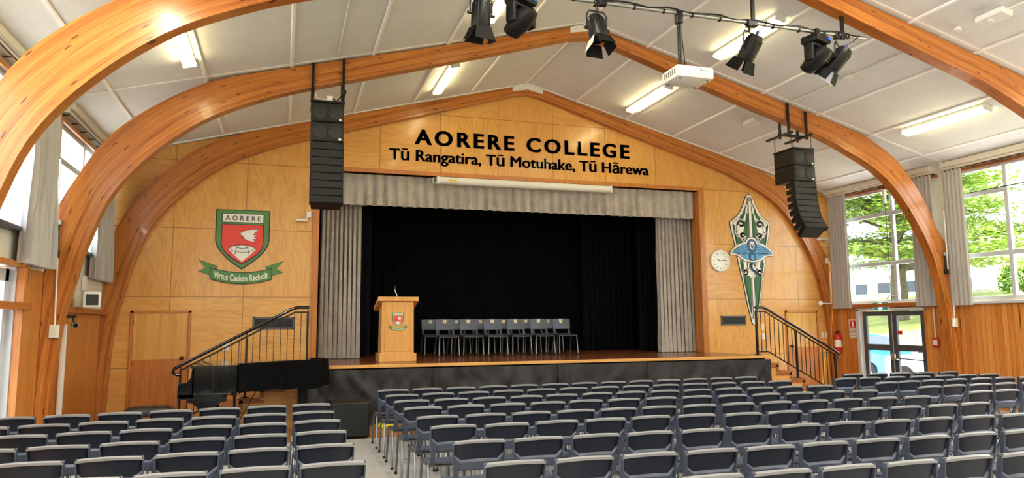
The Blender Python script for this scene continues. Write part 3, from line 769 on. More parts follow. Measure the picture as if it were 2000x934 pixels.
def ribbon(mb, pts, r, mi, z=.022):
    P = [Vector(((a-183)*.00425, -z, (455-c)*.00362+.152)) for a, c in pts]
    for p, q in zip(P, P[1:]): mb.bar(p, q, r, .006, mi, (0, 1, 0))
    for p in P: mb.lathe([(r/2, .003), (r/2, -.003)], tuple(p), 10, mi, 'Y')
def spiral(cx, cy, r0, turns, a0, s, n=26): return [(cx+s*(r0*(1-.62*i/n))*math.cos(a0+turns*2*PI*i/n), cy+(r0*(1-.62*i/n))*math.sin(a0+turns*2*PI*i/n)) for i in range(n+1)]
for s in (1, -1):
    m_ = lambda P: [(183+s*(a-183), c) for a, c in P]
    b = MB(); ln = MB()
    for C in ((4, [(222, 352), (255, 335), (276, 295), (272, 245)]+[(a if s > 0 else 366-a, c) for a, c in spiral(246, 240, 24, -.95, 0, 1)]), (2, [(236, 345), (222, 338)]+[(a if s > 0 else 366-a, c) for a, c in spiral(240, 318, 17, .95, PI, 1)]),
              (3, [(204, 500), (214, 545), (228, 580)]+[(a if s > 0 else 366-a, c) for a, c in spiral(232, 566, 19, .95, PI/3, 1)])):
        C = [(183+s*(a-183), c) if i_ < C[0] else (a, c) for i_, (a, c) in enumerate(C[1])]; ribbon(ln, C, .052, 0, .0245); ribbon(b, C, .038, 0, .0275); e = C[-1]; b.lathe([(.034, .0295), (.034, .024)], ((e[0]-183)*.00425, 0, (455-e[1])*.00362+.152), 12, 0, 'Y'); b.build('white_scroll', 'crest_white', t); ln.build('scroll_edge', 'crest_black', t); b = MB(); ln = MB()
    for C in ([(194, 50), (200, 90), (214, 135), (240, 180), (302, 234), (296, 300), (280, 380)], [(192, 75), (196, 150), (197, 220), (198, 330)], [(296, 245), (286, 330), (272, 390)], [(304, 245), (292, 320), (276, 400)], [(264, 500), (238, 640), (214, 790), (194, 880)], [(256, 500), (232, 640), (208, 800)], [(191, 600), (192, 720), (190, 880)], [(262, 215), (240, 205), (224, 215), (216, 245)], [(226, 150), (208, 110), (196, 90)]): ribbon(ln, m_(C), .008, 0, .0225); ln.build('black_linework', 'crest_black', t); ln = MB()
b = MB(); ln = MB()
ribbon(ln, [(183, 68), (183, 335)], .085, 0, .0245); ribbon(b, [(183, 70), (183, 335)], .068, 0, .0275); ribbon(b, [(183, 600), (183, 860)], .045, 0, .0275)
b.build('white_spine', 'crest_white', t); ln.build('black_spine_edge', 'crest_black', t)
hm = [(183, 330), (200, 332), (216, 345), (226, 362), (262, 372), (300, 392), (330, 415), (347, 440), (344, 452), (306, 452), (280, 462), (255, 480), (232, 492), (210, 496), (183, 500)]
mo = J([(183+(a-183)*.9, c) for a, c in hm+[(366-a, c) for a, c in hm[-2:0:-1]]])
b = MB(); flat(b, grow(mo, .010), .030, .034, 0); flat(b, mo, .034, .038, 1); flat(b, grow(mo, -.040), .038, .041, 0); flat(b, grow(mo, -.048), .041, .045, 2)
b.build('ray_body', ['crest_black', 'crest_white', 'manta_blue'], t)
b = MB()
def disc(cx, cy, rx, ry, z0, z1, mi): flat(b, [((cx-183)*.0043+rx*.92*math.cos(2*PI*i/20), (455-cy)*.00362+.032+ry*.9*math.sin(2*PI*i/20)) for i in range(20)], z0, z1, mi)
disc(183, 388, .155, .19, .045, .047, 0); disc(183, 388, .145, .18, .047, .050, 1); disc(183, 385, .075, .115, .050, .052, 2); disc(183, 388, .045, .08, .052, .054, 1); disc(183, 380, .02, .045, .054, .056, 2)
disc(183, 460, .115, .13, .045, .048, 0); disc(183, 460, .105, .12, .048, .051, 1); disc(183, 468, .05, .07, .051, .054, 3)
for s in (1, -1):
    for q in range(4):
        C = [(183+s*(35+q*4), 400+q*18), (183+s*(70+q*4), 395+q*14), (183+s*(105-q*4), 405+q*11), (183+s*(146-q*14), 430+q*8)]
        P = [Vector(((a-183)*.00385, -.0465, (455-c)*.00362+.152)) for a, c in C]
        for p, r_ in zip(P, P[1:]): b.bar(p, r_, .012, .003, 0, (0, 1, 0))
tl = [(183, 500), (172, 525), (178, 548), (198, 562), (206, 580), (200, 596)]
P = [Vector(((a-183)*.00425, -.045, (455-c)*.00362+.152)) for a, c in tl]; b.tube(P, [.026, .026, .024, .022, .018, .012], 8, 1)
b.build('ray_marking', ['crest_black', 'manta_navy', 'crest_white', 'manta_blue'], t)

# wall clock, vents, doors, switches
t = thing('wall_clock', 'round white wall clock left of the carved panel', 'clock', (10.02, YW-.002, 3.21))
b = MB(); b.lathe([(.265, 0), (.27, .02), (.262, .05), (.245, .055), (.225, .04)], (0, 0, 0), 36, 0, 'Y'); b.build('rim', 'white_plastic', t, 40)
b = MB(); b.lathe([(.228, .034), (.228, .041)], (0, 0, 0), 36, 0, 'Y'); b.build('dial', 'clock_face', t, 40)
b = MB()
for i in range(12):
    a = i*PI/6; b.bar((.165*math.sin(a), -.043, .165*math.cos(a)), (.20*math.sin(a), -.043, .20*math.cos(a)), .014, .003, 0, (0, 1, 0))
b.build('hour_marks', 'black_plastic', t)
for a, l in ((-1.2, .10), (1.4, .15)):
    b = MB(); b.bar((0, -.046, 0), (l*math.sin(a), -.046, l*math.cos(a)), .014, .003, 0, (0, 1, 0)); b.build('hand', 'black_plastic', t)
for x0, x1, z0, z1, lab in ((-.56, .22, 1.66, 1.90, 'dark grey louvre vent behind the handrail left of the stage'), (9.99, 10.69, 1.66, 1.89, 'dark grey louvre vent under the clock right of the stage')):
    t = thing('wall_vent', lab, 'vent', ((x0+x1)/2, YW, (z0+z1)/2), 0, 'stage wall vents'); hx, hz = (x1-x0)/2, (z1-z0)/2
    b = MB()
    for lo, hi in (((-hx, -.02, hz-.035), (hx, 0, hz)), ((-hx, -.02, -hz), (hx, 0, -hz+.035)), ((-hx, -.02, -hz), (-hx+.035, 0, hz)), ((hx-.035, -.02, -hz), (hx, 0, hz))): b.rbox(lo, hi, .004)
    b.build('frame', 'grey_vent', t)
    b = MB(); b.box((-hx+.03, -.004, -hz+.03), (hx-.03, 0, hz-.03))
    for i in range(9):
        z = -hz+.04+i*(2*hz-.08)/8; b.bar((-hx+.03, -.010, z), (hx-.03, -.010, z), .012, .006)
    b.build('louvre', 'vent_dark', t)
def flush_door(n, x0, x1, z1, knob_side, lab):
    t = thing('door_%d' % n, lab, 'door', ((x0+x1)/2, YW-.001, 0)); t['kind'] = 'structure'; hx = (x1-x0)/2
    b = MB(); b.rbox((-hx, -.03, 0), (-hx+.05, 0, z1), .006); b.rbox((hx-.05, -.03, 0), (hx, 0, z1), .006); b.rbox((-hx, -.03, z1-.05), (hx, 0, z1), .006); b.build('door_frame', 'trim_timber', t)
    b = MB(); b.rbox((-hx+.055, -.018, .01), (hx-.055, 0, 1.12), .002, 1); b.rbox((-hx+.055, -.0185, 1.12), (hx-.055, 0, z1-.055), .002, 0); b.build('door_leaf', ['door_timber', 'trim_timber'], t)
    b = MB(); x = knob_side*(hx-.13)
    b.lathe([(.035, .018), (.035, .024), (.014, .026), (.014, .05), (.032, .058), (.036, .075), (.026, .09), (.0, .094)], (x, 0, 1.14), 16, 0, 'Y'); b.build('door_knob', 'brass_brown', t, 50)
    for z in (.3, 1.0, 1.75):
        b = MB(); b.cyl((-knob_side*(hx-.052), -.024, z), (-knob_side*(hx-.052), -.024, z+.1), .008, 8); b.build('hinge', 'brass_brown', t)
flush_door(3, -2.70, -1.66, 2.03, 1, 'plain plywood door left of the stage behind the stair railing')
flush_door(4, 11.83, 12.80, 2.01, -1, 'plain plywood door right of the stage behind the stair railing')
def plate(x, z, w_, h_, lab, cat='switch', name='light_switch', rock=1):
    t = thing(name, lab, cat, (x, YW-.001, z)); b = MB(); b.rbox((-w_/2, -.012, -h_/2), (w_/2, 0, h_/2), .004); b.build('plate', 'cream_plastic', t)
    for i in range(rock):
        b = MB(); z0 = -h_*.2+(i-(rock-1)/2)*h_*.35; b.rbox((-w_*.18, -.018, z0), (w_*.18, -.011, z0+h_*.25), .003); b.build('rocker', 'white_plastic', t)
plate(11.16, 1.62, .08, .15, 'white switch plate behind the right stair railing, upper of two')
plate(11.18, 1.39, .12, .15, 'wider white switch plate behind the right stair railing, lower of two', rock=2)
plate(12.92, 1.40, .075, .14, 'cream switch plate by the right plywood door, nearer the door')
plate(13.04, 1.40, .075, .14, 'cream switch plate by the right plywood door, nearer the fire extinguisher')
plate(-1.03, 1.33, .12, .14, 'small white plate on the wall behind the left handrail', rock=2)
t = thing('wall_sensor', 'white junction box with a small flat antenna left of the stage opening', 'sensor', (.44, YW-.03, 3.95))
b = MB(); b.rbox((-.045, -.04, -.06), (.045, 0, .07), .008); b.build('box', 'white_plastic', t)
b = MB(); b.bar((-.02, -.05, -.06), (-.10, -.07, -.12), .02, .02); b.build('bracket', 'white_plastic', t)
b = MB(); b.rbox((-.25, -.13, -.15), (-.03, -.03, -.10), .015); b.build('antenna', 'white_plastic', t)

# projection screen case over the opening
t = thing('projection_screen', 'long white rolled up projection screen case above the stage curtain', 'projection screen', (5.09, YW-.10, 4.79))
b = MB(); b.lathe([(.075, -2.02), (.075, 2.02)], (0, 0, 0), 20, 0, 'X'); b.rbox((-2.02, -.07, -.0), (2.02, .08, .075), .012); b.build('case', 'white_paint', t, 40)
for s in (-1, 1):
    b = MB(); b.rbox((s*2.02-.03, -.085, -.085), (s*2.02+.03, .085, .085), .02); b.build('end_cap', 'white_plastic', t)
b = MB(); b.box((-1.80, -.078, -.02), (-1.62, -.0745, .03)); b.build('warning_label', 'yellow_label', t)
b = MB(); b.tube([(-2.04, 0, .05), (-2.11, 0, .06), (-2.13, 0, 0), (-2.11, 0, -.06), (-2.04, 0, -.05)], .008, 6); b.build('cable_loop', 'white_plastic', t)

# curtains
def drape(name, lab, cat, m, x0, x1, y, z0, z1, n, amp, grp=None, flare=0., gather=None, t_=.008, axis='x', seed=1, slant=0.):
    rn = random.Random(seed); ph = [rn.uniform(-.5, .5) for _ in range(n+2)]; am = [rn.uniform(.6, 1.25) for _ in range(n+2)]
    W = abs(x1-x0); xm = (x0+x1)/2
    b = MB(); nu = n*8
    def f(u, v):
        q = u*n; i = int(min(q, n-1e-6)); fr = q-i
        a_ = am[i]*(1-fr)+am[i+1]*fr; p_ = ph[i]*(1-fr)+ph[i+1]*fr
        s = 1-2*abs(math.sin(PI*q+p_*.5+.12*math.sin(5*v+ph[i]*6)))**.65
        low = 1-v
        dep = amp*a_*(.55+.45*low)*s
        x = x0+(x1-x0)*u + (u-.5)*flare*low*W + slant*low + .3*amp*math.sin(4*PI*q+p_)*low
        if gather: x = xm+(x-xm)*(1-gather*math.exp(-((v-.45)/.2)**2))
        z = z0+(z1-z0)*v
        d = 2*PI*n/W*amp*math.cos(2*PI*q+p_*1.2)
        return ((x, y+dep, z), (-d, 1, 0)) if axis == 'x' else ((y+dep, x, z), (1, -d, 0))
    b.sheet(f, nu, 14, t_)
    return tag(b.build(name, m, None, 60), lab, cat, grp)
drape('stage_curtain', 'grey velvet stage curtain drawn open at the left of the stage', 'curtain', 'grey_velvet', .72, 1.56, 15.60, ZS+.01, 4.60, 9, .10, 'grey stage curtains', .02, seed=4)
drape('stage_curtain', 'grey velvet stage curtain drawn open at the right of the stage', 'curtain', 'grey_velvet', 8.60, 9.86, 15.42, ZS+.01, 4.60, 12, .10, 'grey stage curtains', .0, seed=9)
drape('curtain_valance', 'pleated grey velvet valance across the top of the stage opening', 'curtain', 'grey_velvet', .66, 9.48, 15.12, 4.23, 4.89, 40, .06, None, 0, None, .008, 'x', 12)
drape('backdrop_curtain', 'wide black backdrop curtain across the rear of the stage', 'curtain', 'black_drape', .2, 8.0, 17.9, ZS+.01, 5.7, 30, .03, None, 0, seed=5)
drape('wing_curtain', 'black side curtain just inside the right grey stage curtain', 'curtain', 'charcoal_drape', 8.55, 9.35, 16.35, ZS+.02, 5.5, 6, .06, 'black side curtains', .0, seed=6)
drape('wing_curtain', 'black side curtain deeper on the right, beside the badged chairs', 'curtain', 'charcoal_drape', 7.55, 9.0, 17.55, ZS+.02, 5.5, 9, .06, 'black side curtains', 0, seed=7)
drape('wing_curtain', 'dark side curtain behind the left grey stage curtain', 'curtain', 'charcoal_drape', .9, 1.86, 16.3, ZS+.02, 5.5, 5, .02, 'black side curtains', 0, seed=8)
G = 'drapes on the side windows'
drape('window_curtain', 'grey window curtain in the far right corner beside the fire extinguisher', 'curtain', 'window_drape', 14.16, 14.74, 13.13, 2.05, 4.88, 6, .035, G, .05, axis='y', seed=21)
drape('window_curtain', 'grey window curtain half hidden behind the right leg of the middle arch', 'curtain', 'window_drape', 11.68, 12.24, 13.15, 2.05, 4.88, 6, .035, G, .18, axis='y', seed=22)
drape('window_curtain', 'grey window curtain between the middle arch and the large right window', 'curtain', 'window_drape', 10.96, 11.40, 13.15, 2.05, 4.88, 5, .035, G, .12, axis='y', seed=23)
drape('window_curtain', 'long grey curtain on the left window above the white glazed door', 'curtain', 'window_drape', 10.08, 11.12, -3.02, 2.52, 4.80, 6, .085, G, .16, axis='y', seed=24)
drape('window_curtain', 'grey curtain on the left window nearest the stage wall', 'curtain', 'window_drape', 13.5, 14.72, -3.04, 2.54, 4.80, 6, .085, G, .1, axis='y', seed=25)

# skirt of the stage
b = MB(); SK = [.28, 1.34, 2.25, 4.30, 5.05, 7.05, 9.92]
def skirt(x0, x1, seed):
    rn = random.Random(seed); b = MB(); A = [(rn.uniform(0, 6.28), rn.uniform(.5, 2.2), rn.uniform(-.9, .9)) for _ in range(6)]
    def f(u, v):
        x = x0+(x1-x0)*u; low = 1-v; d = 0
        for p, q, sk in A: d += .022*math.sin(q*6*(x+sk*low*.8)+p)*(.35+low*.9)
        for p, q, sk in A[:4]: d += .05*max(0, math.sin(q*4.2*(x+sk*low*1.6)+p*2))**10*(.15+low)
        e = min(u, 1-u)*(x1-x0); d += .06*math.exp(-e/.09)*math.cos(e*42)*(.4+low)
        return (x, 13.0-abs(d)-.008, .02+(ZS-.075-.02)*v+.0), (d*.1, 1, 0)
    b.sheet(f, 60, 12, .006)
    return b
for (x0, x1), nm in zip(((.28, 2.62), (2.62, 5.02), (5.02, 6.95), (6.95, 9.86)), ('at the left end, behind the floor speaker', 'below the lectern', 'in the middle of the stage', 'at the right end')):
    tag(skirt(x0, x1-.01, int(x0*10)).build('stage_skirt', 'black_skirt', None, 60), 'black cloth skirt along the stage front, length '+nm, 'cloth', 'stage front cloths')
# ---------------------------------------------------------------- stage steps and railings
def steps(mir, lab, lab2):
    mx = (lambda x: x) if not mir else (lambda x: 10.16-x)
    t = thing('stage_steps', lab, 'stairs', (mx(-.7), 13.92, 0), 0, 'stage steps'); ox = mx(-.7)
    for i in range(5):
        x0 = -1.33+.333*i; z1 = .172*(i+1)
        b = MB(); b.box((mx(x0)-ox, -.78, 0), (mx(x0+.333 if i < 4 else .33)-ox, .99, z1)); b.build('step', 'step_timber', t)
        b = MB(); b.rbox((mx(x0-.02)-ox, -.80, z1-.03), (mx(x0+.333)-ox, .99, z1+.004), .006); b.rbox((mx(x0)-ox, -.802, z1-.172), (mx(x0+.06)-ox, -.78, z1), .004); b.rbox((mx(x0)-ox, -.802, z1-.085), (mx(x0+.333+.06)-ox, -.78, z1-.03), .004)
        b.build('nosing', 'nosing_timber', t)
    r = thing('stair_railing', lab2, 'railing', (ox, 13.25, 0), 0, 'stair railings'); X = lambda x: mx(x)-ox
    b = MB()
    pts = [(X(.44), 0, 2.05), (X(.24), 0, 2.05), (X(.15), 0, 2.02), (X(-1.60), 0, 1.09), (X(-1.70), 0, 1.03), (X(-1.72), 0, .97), (X(-1.66), 0, .93), (X(-1.58), 0, .93)]
    b.tube(pts, .028, 10); b.build('handrail', 'black_gloss', r, 60)
    zt = lambda x: min(1.965, 1.965+(x-.20)*.535); zb = lambda x: min(1.10, 1.10+(x-.15)*.535)
    b = MB(); b.bar((X(.43), 0, 1.965), (X(.20), 0, 1.965), .012, .03); b.bar((X(.20), 0, 1.965), (X(-1.60), 0, zt(-1.60)), .012, .03); b.build('top_rail', 'black_metal', r)
    b = MB(); b.bar((X(.43), 0, 1.10), (X(.15), 0, 1.10), .012, .025); b.bar((X(.15), 0, 1.10), (X(-1.58), 0, zb(-1.58)), .012, .025); b.build('bottom_rail', 'black_metal', r)
    for x, z0 in ((.42, 1.035), (-.58, .52), (-1.60, .008)):
        b = MB(); b.box((X(x)-.02, -.02, z0), (X(x)+.02, .02, zt(x)+.02)); b.box((X(x)-.06, -.05, z0), (X(x)+.06, .05, z0+.012)); b.cyl((X(x), 0, zt(x)), (X(x), 0, zt(x)+.075), .009, 6); b.build('post', 'black_metal', r)
    n = 18
    for i in range(1, n):
        x = .42-(2.02)*i/n
        if min(abs(x-q) for q in (.42, -.58, -1.6)) < .04: continue
        b = MB(); b.box((X(x)-.006, -.006, zb(x)), (X(x)+.006, .006, zt(x))); b.build('baluster', 'black_metal', r)
steps(False, 'wooden steps up to the stage on the left, behind the piano', 'black stair railing left of the stage, behind the piano')
steps(True, 'wooden steps up to the stage on the right, by the carved panel', 'black stair railing right of the stage, below the carved panel')

# ---------------------------------------------------------------- grand piano and stool
t = thing('grand_piano', 'black grand piano, lid closed, in front of the left stage steps', 'piano', (-.4, 12.1, 0)); o_ = lambda x, y: (x+.4, y-12.1)
out = [(-1.22, 11.42), (-.9, 11.42), (-.62, 11.45), (-.38, 11.56), (-.15, 11.78), (.05, 12.0), (.3, 12.13), (.52, 12.25), (.66, 12.45), (.70, 12.65), (.64, 12.84), (.45, 12.92), (-1.22, 12.92)]
out = [o_(*p) for p in out]
b = MB(); b.prism(out, lambda a, c, d: (a, c, d), .67, .985); b.build('case', 'black_gloss', t, 40)
b = MB(); b.prism([((a-.02)*1.012, c*1.015) for a, c in out], lambda a, c, d: (a, c, d), .988, 1.02); b.build('lid', 'black_gloss', t, 40)
for y in (11.42, 12.80):
    P = [(-1.41, .62), (-1.41, .775), (-1.385, .80), (-1.30, .81), (-1.255, .845), (-1.235, .90), (-1.23, .985), (-1.20, .985), (-1.20, .62)]
    b = MB(); b.prism([(a+.4, c) for a, c in P], lambda a, c, d: (a, y-12.1+d, c), 0, .12); b.build('cheek', 'black_gloss', t, 40)
b = MB(); b.rbox((-1.0, -.68, .60), (-.35, .82, .67), .006); b.build('key_bed', 'black_gloss', t)
b = MB(); b.rbox((-.99, -.56, .67), (-.86, .70, .70), .004); b.build('keys', 'crest_white', t)
b = MB(); b.rbox((-.86, -.56, .70), (-.82, .70, .93), .01); b.build('fallboard', 'black_gloss', t)
def pleg(x, y, big):
    b = MB()
    P = [(-.27, .62), (-.27, .56), (-.20, .545), (-.13, .50), (-.09, .43), (-.08, .34), (-.07, .12), (-.075, .06), (.075, .06), (.07, .12), (.08, .34), (.09, .43), (.13, .50), (.20, .545), (.27, .56), (.27, .62)] if big else [(-.08, .67), (-.08, .5), (-.06, .1), (-.065, .06), (.065, .06), (.06, .1), (.08, .5), (.08, .67)]
    b.prism(P, lambda a, c, d: (x+a, y+d, c), -.06, .06); b.cyl((x, y-.03, .03), (x, y+.03, .03), .028, 12); return b.build('leg', 'black_gloss', t, 40)
pleg(-.63, -.52, True); pleg(-.63, .66, True); pleg(.9, .55, False)
b = MB()
for dy in (-.07, -.025, .025, .07): b.cyl((-.28, dy, .12), (-.28, dy, .62), .014, 8)
b.rbox((-.36, -.14, .06), (-.22, .14, .13), .01); b.rbox((-.32, -.12, .58), (-.24, .12, .66), .01); b.build('pedal_lyre', 'black_gloss', t, 40)
for dy in (-.06, 0, .06): 
    b = MB(); b.rbox((-.46, dy-.015, .08), (-.36, dy+.015, .095), .005); b.build('pedal', 'brass_brown', t)
b = MB()
for dy in (-.05, .05): b.cyl((-.26, dy, .14), (.05, dy*1.4, .66), .008, 6)
b.build('lyre_brace', 'brass_brown', t)
t.scale = (1, 1, 1.14)
# black cloth thrown over the tail: follows the curve of the case
edge = [(-.60, 11.41), (-.38, 11.52), (-.15, 11.74), (.05, 11.96), (.3, 12.09), (.54, 12.21), (.70, 12.42), (.745, 12.65), (.68, 12.88), (.47, 12.97)]
def along(u):
    L = [0]
    for p, q in zip(edge, edge[1:]): L.append(L[-1]+math.dist(p, q))
    s = u*L[-1]; i = max(j for j in range(len(L)-1) if L[j] <= s+1e-9); f = (s-L[i])/(L[i+1]-L[i])
    p, q = edge[i], edge[i+1]; return p[0]+(q[0]-p[0])*f, p[1]+(q[1]-p[1])*f, (q[1]-p[1], p[0]-q[0])
def cloth(u, v):
    x, y, (nx, ny) = along(u); l = math.hypot(nx, ny); nx, ny = nx/l, ny/l
    if v > .75: k = (v-.75)/.25; return (x-nx*.14*k+nx*.012*(1-k), y-ny*.14*k+ny*.012*(1-k), 1.178), (0, 0, 1)
    k = v/.75; d = .012+.018*(1-k)*(1+math.sin(u*46+math.sin(u*17)*2)); dz = .02*math.sin(u*9)+.012*math.sin(u*31)
    return (x+nx*d, y+ny*d, .752+dz*(1-k)+(1.174-.752)*k), (nx, ny, .05)
b = MB(); b.sheet(cloth, 70, 12, .006); tag(b.build('piano_cover', 'black_drape', None, 60), 'black cloth draped over the tail of the grand piano', 'cloth')
t = thing('piano_stool', 'low black leather button tufted stool left of the grand piano', 'stool', (-1.90, 12.35, 0))
b = MB()
def cush(u, v):
    x, y = (2*u-1), (2*v-1); e = (1-abs(x)**6)*(1-abs(y)**6)
    z = .44+.085*max(0, e)**.45
    for i in range(4):
        for j in range(2): z -= .03*math.exp(-(((x*.34-(i-1.5)*.17)**2+(y*.19-(j-.5)*.18)**2)/.0016))
    return (x*.34, y*.19, z), (0, 0, 1)
b.sheet(cush, 40, 22, .02); b.rbox((-.335, -.185, .38), (.335, .185, .45), .015); b.build('cushion', 'leather', t, 60)
for sx in (-1, 1):
    for sy in (-1, 1):
        b = MB(); b.tube([(sx*.29, sy*.15, 0), (sx*.29, sy*.15, .3), (sx*.29, sy*.15, .39)], [.018, .026, .03], 10); b.build('leg', 'black_gloss', t, 50)

# ---------------------------------------------------------------- lectern
t = thing('lectern', 'honey coloured wooden lectern with the school crest, on the stage', 'lectern', (2.12, 14.12, ZS))
b = MB(); b.rbox((-.36, -.20, 0), (.36, .34, .16), .01); b.build('plinth', 'lectern_timber', t)
P = [(-.27, .16), (-.33, .16)]
b = MB(); b.add([(-.315, -.15, .16), (.315, -.15, .16), (.315, .30, .16), (-.315, .30, .16), (-.305, -.15, 1.17), (.305, -.15, 1.17), (.305, .30, 1.04), (-.305, .30, 1.04)], [(0,3,2,1), (4,5,6,7), (0,1,5,4), (1,2,6,5), (2,3,7,6), (3,0,4,7)]); b.build('body', 'lectern_timber', t)
b = MB(); b.add([(-.25, -.165, .20), (.25, -.165, .20), (.245, -.165, 1.13), (-.245, -.165, 1.13), (-.25, -.14, .20), (.25, -.14, .20), (.245, -.14, 1.13), (-.245, -.14, 1.13)], [(0,1,2,3), (4,7,6,5), (0,4,5,1), (1,5,6,2), (2,6,7,3), (3,7,4,0)]); b.build('front_panel', 'lectern_timber', t)
b = MB(); b.add([(-.39, -.22, 1.16), (.39, -.22, 1.16), (.39, .42, .98), (-.39, .42, .98), (-.39, -.22, 1.24), (.39, -.22, 1.24), (.39, .42, 1.06), (-.39, .42, 1.06)], [(0,3,2,1), (4,5,6,7), (0,1,5,4), (1,2,6,5), (2,3,7,6), (3,0,4,7)]); b.build('top', 'lectern_timber', t)
for x, z in ((-.17, 1.06), (.17, 1.06), (-.2, .27), (.2, .27)):
    b = MB(); b.lathe([(.018, .15), (.018, .172), (.0, .175)], (x, 0, z), 12, 0, 'Y'); b.build('peg', 'lectern_timber', t, 50)
cr = bpy.data.objects.new('crest', None); COL.objects.link(cr); cr.parent = t; cr.location = (0, -.166, .5); crest(cr, 0, .44, 0, .235, True)
t = thing('microphone', 'gooseneck microphone with pale stem on top of the lectern', 'microphone', (2.10, 14.02, ZS+1.228))
b = MB(); b.lathe([(.035, 0), (.035, .012), (.012, .02)], (0, 0, 0), 16); b.build('base', 'black_plastic', t, 40)
b = MB(); b.tube([(0, 0, .01), (.0, 0, .06), (-.02, 0, .10), (-.04, -.02, .14), (-.045, -.03, .17)], .010, 8); b.build('stem', 'white_plastic', t, 60)
b = MB(); b.tube([(-.045, -.03, .165), (-.04, -.02, .20), (-.025, .0, .235)], [.014, .022, .018], 10); b.build('capsule', 'black_plastic', t, 60)

# ---------------------------------------------------------------- floor speaker and cable
t = thing('floor_speaker', 'big plain black subwoofer cabinet on the floor at the end of the aisle', 'speaker', (1.03, 11.72, .008))
b = MB(); b.rbox((-.29, -.28, .02), (.29, .32, .545), .015); b.build('cabinet', 'black_plastic', t)
b = MB(); b.rbox((-.272, -.292, .04), (.272, -.278, .53), .006); b.build('grille', 'grille_mesh', t)
for sx in (-1, 1):
    for sy in (-.22, .26):
        b = MB(); b.cyl((sx*.24, sy, 0), (sx*.24, sy, .025), .025, 10); b.build('foot', 'black_plastic', t)
b = MB(); rn = random.Random(2)
pts = [(1.62+.10*math.cos(a*.9)+.06*a/20+rn.uniform(-.015, .015), 12.55+.12*math.sin(a*.9)+rn.uniform(-.02, .02), .02+.008*(a % 5)) for a in range(48)]
b.tube(pts, .010, 6); tag(b.build('coiled_cable', 'cable_yellow', None, 60), 'loosely coiled yellow cable on the timber floor before the stage', 'cable')

# ---------------------------------------------------------------- hanging speaker arrays
def array(xc, yf, ztop, lab, curve, flybars):
    t = thing('line_array', lab, 'speaker', (xc, yf, ztop), 0, 'hanging speaker arrays'); W = .48
    b = MB(); b.rbox((-W/2-.01, -.005, -.03), (W/2+.01, .58, .0), .006); b.build('fly_frame', 'black_metal', t)
    z = -.035
    for i in range(2):
        c = bpy.data.objects.new('bass_cabinet', None)
        b = MB(); b.rbox((-W/2, .012, z-.298), (W/2, .57, z), .012); o = b.build('bass_cabinet', 'black_plastic', t)
        b = MB(); b.rbox((-W/2+.008, 0, z-.290), (W/2-.008, .014, z-.008), .004); b.build('grille', 'grille_mesh', o)
        b = MB()
        for s in (-1, 1): b.lathe([(.105, .004), (.108, .0), (.10, .004), (.03, .012)], (s*.115, -.004, z-.15), 24, 0, 'Y')
        b.build('driver_ring', 'speaker_grille', o, 40)
        b = MB(); b.box((W/2-.075, -.0035, z-.275), (W/2-.04, .001, z-.245)); b.build('logo_plate', 'white_plastic', o)
        z -= .306
    p = Vector((0, 0, z)); ang = 0.; h = .118
    for i in range(8):
        da = curve[i]; ang += da; R = Matrix.Translation(p) @ Matrix.Rotation(math.radians(-ang), 4, 'X')
        b = MB(); b.M = R
        b.add([(-W/2, .01, -h+.004), (W/2, .01, -h+.004), (W/2-.03, .30, -h+.018), (-W/2+.03, .30, -h+.018), (-W/2, .01, -.004), (W/2, .01, -.004), (W/2-.03, .30, -.018), (-W/2+.03, .30, -.018)], [(0,3,2,1), (4,5,6,7), (0,1,5,4), (1,2,6,5), (2,3,7,6), (3,0,4,7)])
        for s in (-1, 1): b.rbox((s*W/2-.008, 0, -h-.004), (s*W/2+.008, .10, .002), .004)
        o = b.build('array_element', 'black_plastic', t)
        b = MB(); b.M = R; b.rbox((-W/2+.01, 0, -h+.007), (W/2-.01, .012, -.007), .004); b.build('grille', 'grille_mesh', o)
        p = R @ Vector((0, 0, -h-.002))
    return t
array(.57, 11.02, 5.16, 'tall black hanging speaker array left of the stage, below the middle arch', [0, 0, 1, 1, 2, 3, 4, 5], None)
array(9.32, 11.0, 5.02, 'tall black hanging speaker array on the right, its lower end curving back', [1, 2, 3, 4, 5, 6, 8, 9], None)
def hanger(lab, uprights, bars, chains):
    t = thing('speaker_hanger', lab, 'bracket', (uprights[0][0], 11.38, uprights[0][2]), 0, 'speaker hanging frames'); o0 = Vector(t.location)
    for x, z0, z1 in uprights:
        for yy in (11.37, 11.63):
            b = MB(); b.box((x-.02-o0.x, yy-.018-o0.y, z0-o0.z), (x+.02-o0.x, yy+.018-o0.y, z1-o0.z)); b.build('upright', 'black_metal', t)
    for a, c in bars:
        b = MB(); b.bar(Vector(a)-o0, Vector(c)-o0, .045, .04); b.build('cross_bar', 'black_metal', t)
    for a, c in chains:
        b = MB(); A, C = Vector(a)-o0, Vector(c)-o0; n = max(3, int((C-A).length/.035)); 
        for i in range(n):
            q0, q1 = A.lerp(C, i/n), A.lerp(C, (i+1.15)/n); dx = Vector((.008, 0, 0)) if i % 2 else Vector((0, .008, 0))
            b.tube([q0+dx, q1+dx], .0035, 5); b.tube([q0-dx, q1-dx], .0035, 5)
        b.build('chain', 'black_metal', t)
hanger('black steel straps on the middle arch holding the left speaker array', [(.345, 5.30, 5.87), (.815, 5.32, 6.02)], [((.345, 11.05, 5.32), (.345, 11.68, 5.32)), ((.815, 11.05, 5.34), (.815, 11.68, 5.34))], [((.345, 11.1, 5.32), (.345, 11.1, 5.16)), ((.815, 11.1, 5.34), (.815, 11.1, 5.16)), ((.345, 11.55, 5.32), (.345, 11.55, 5.16)), ((.815, 11.55, 5.34), (.815, 11.55, 5.16))])
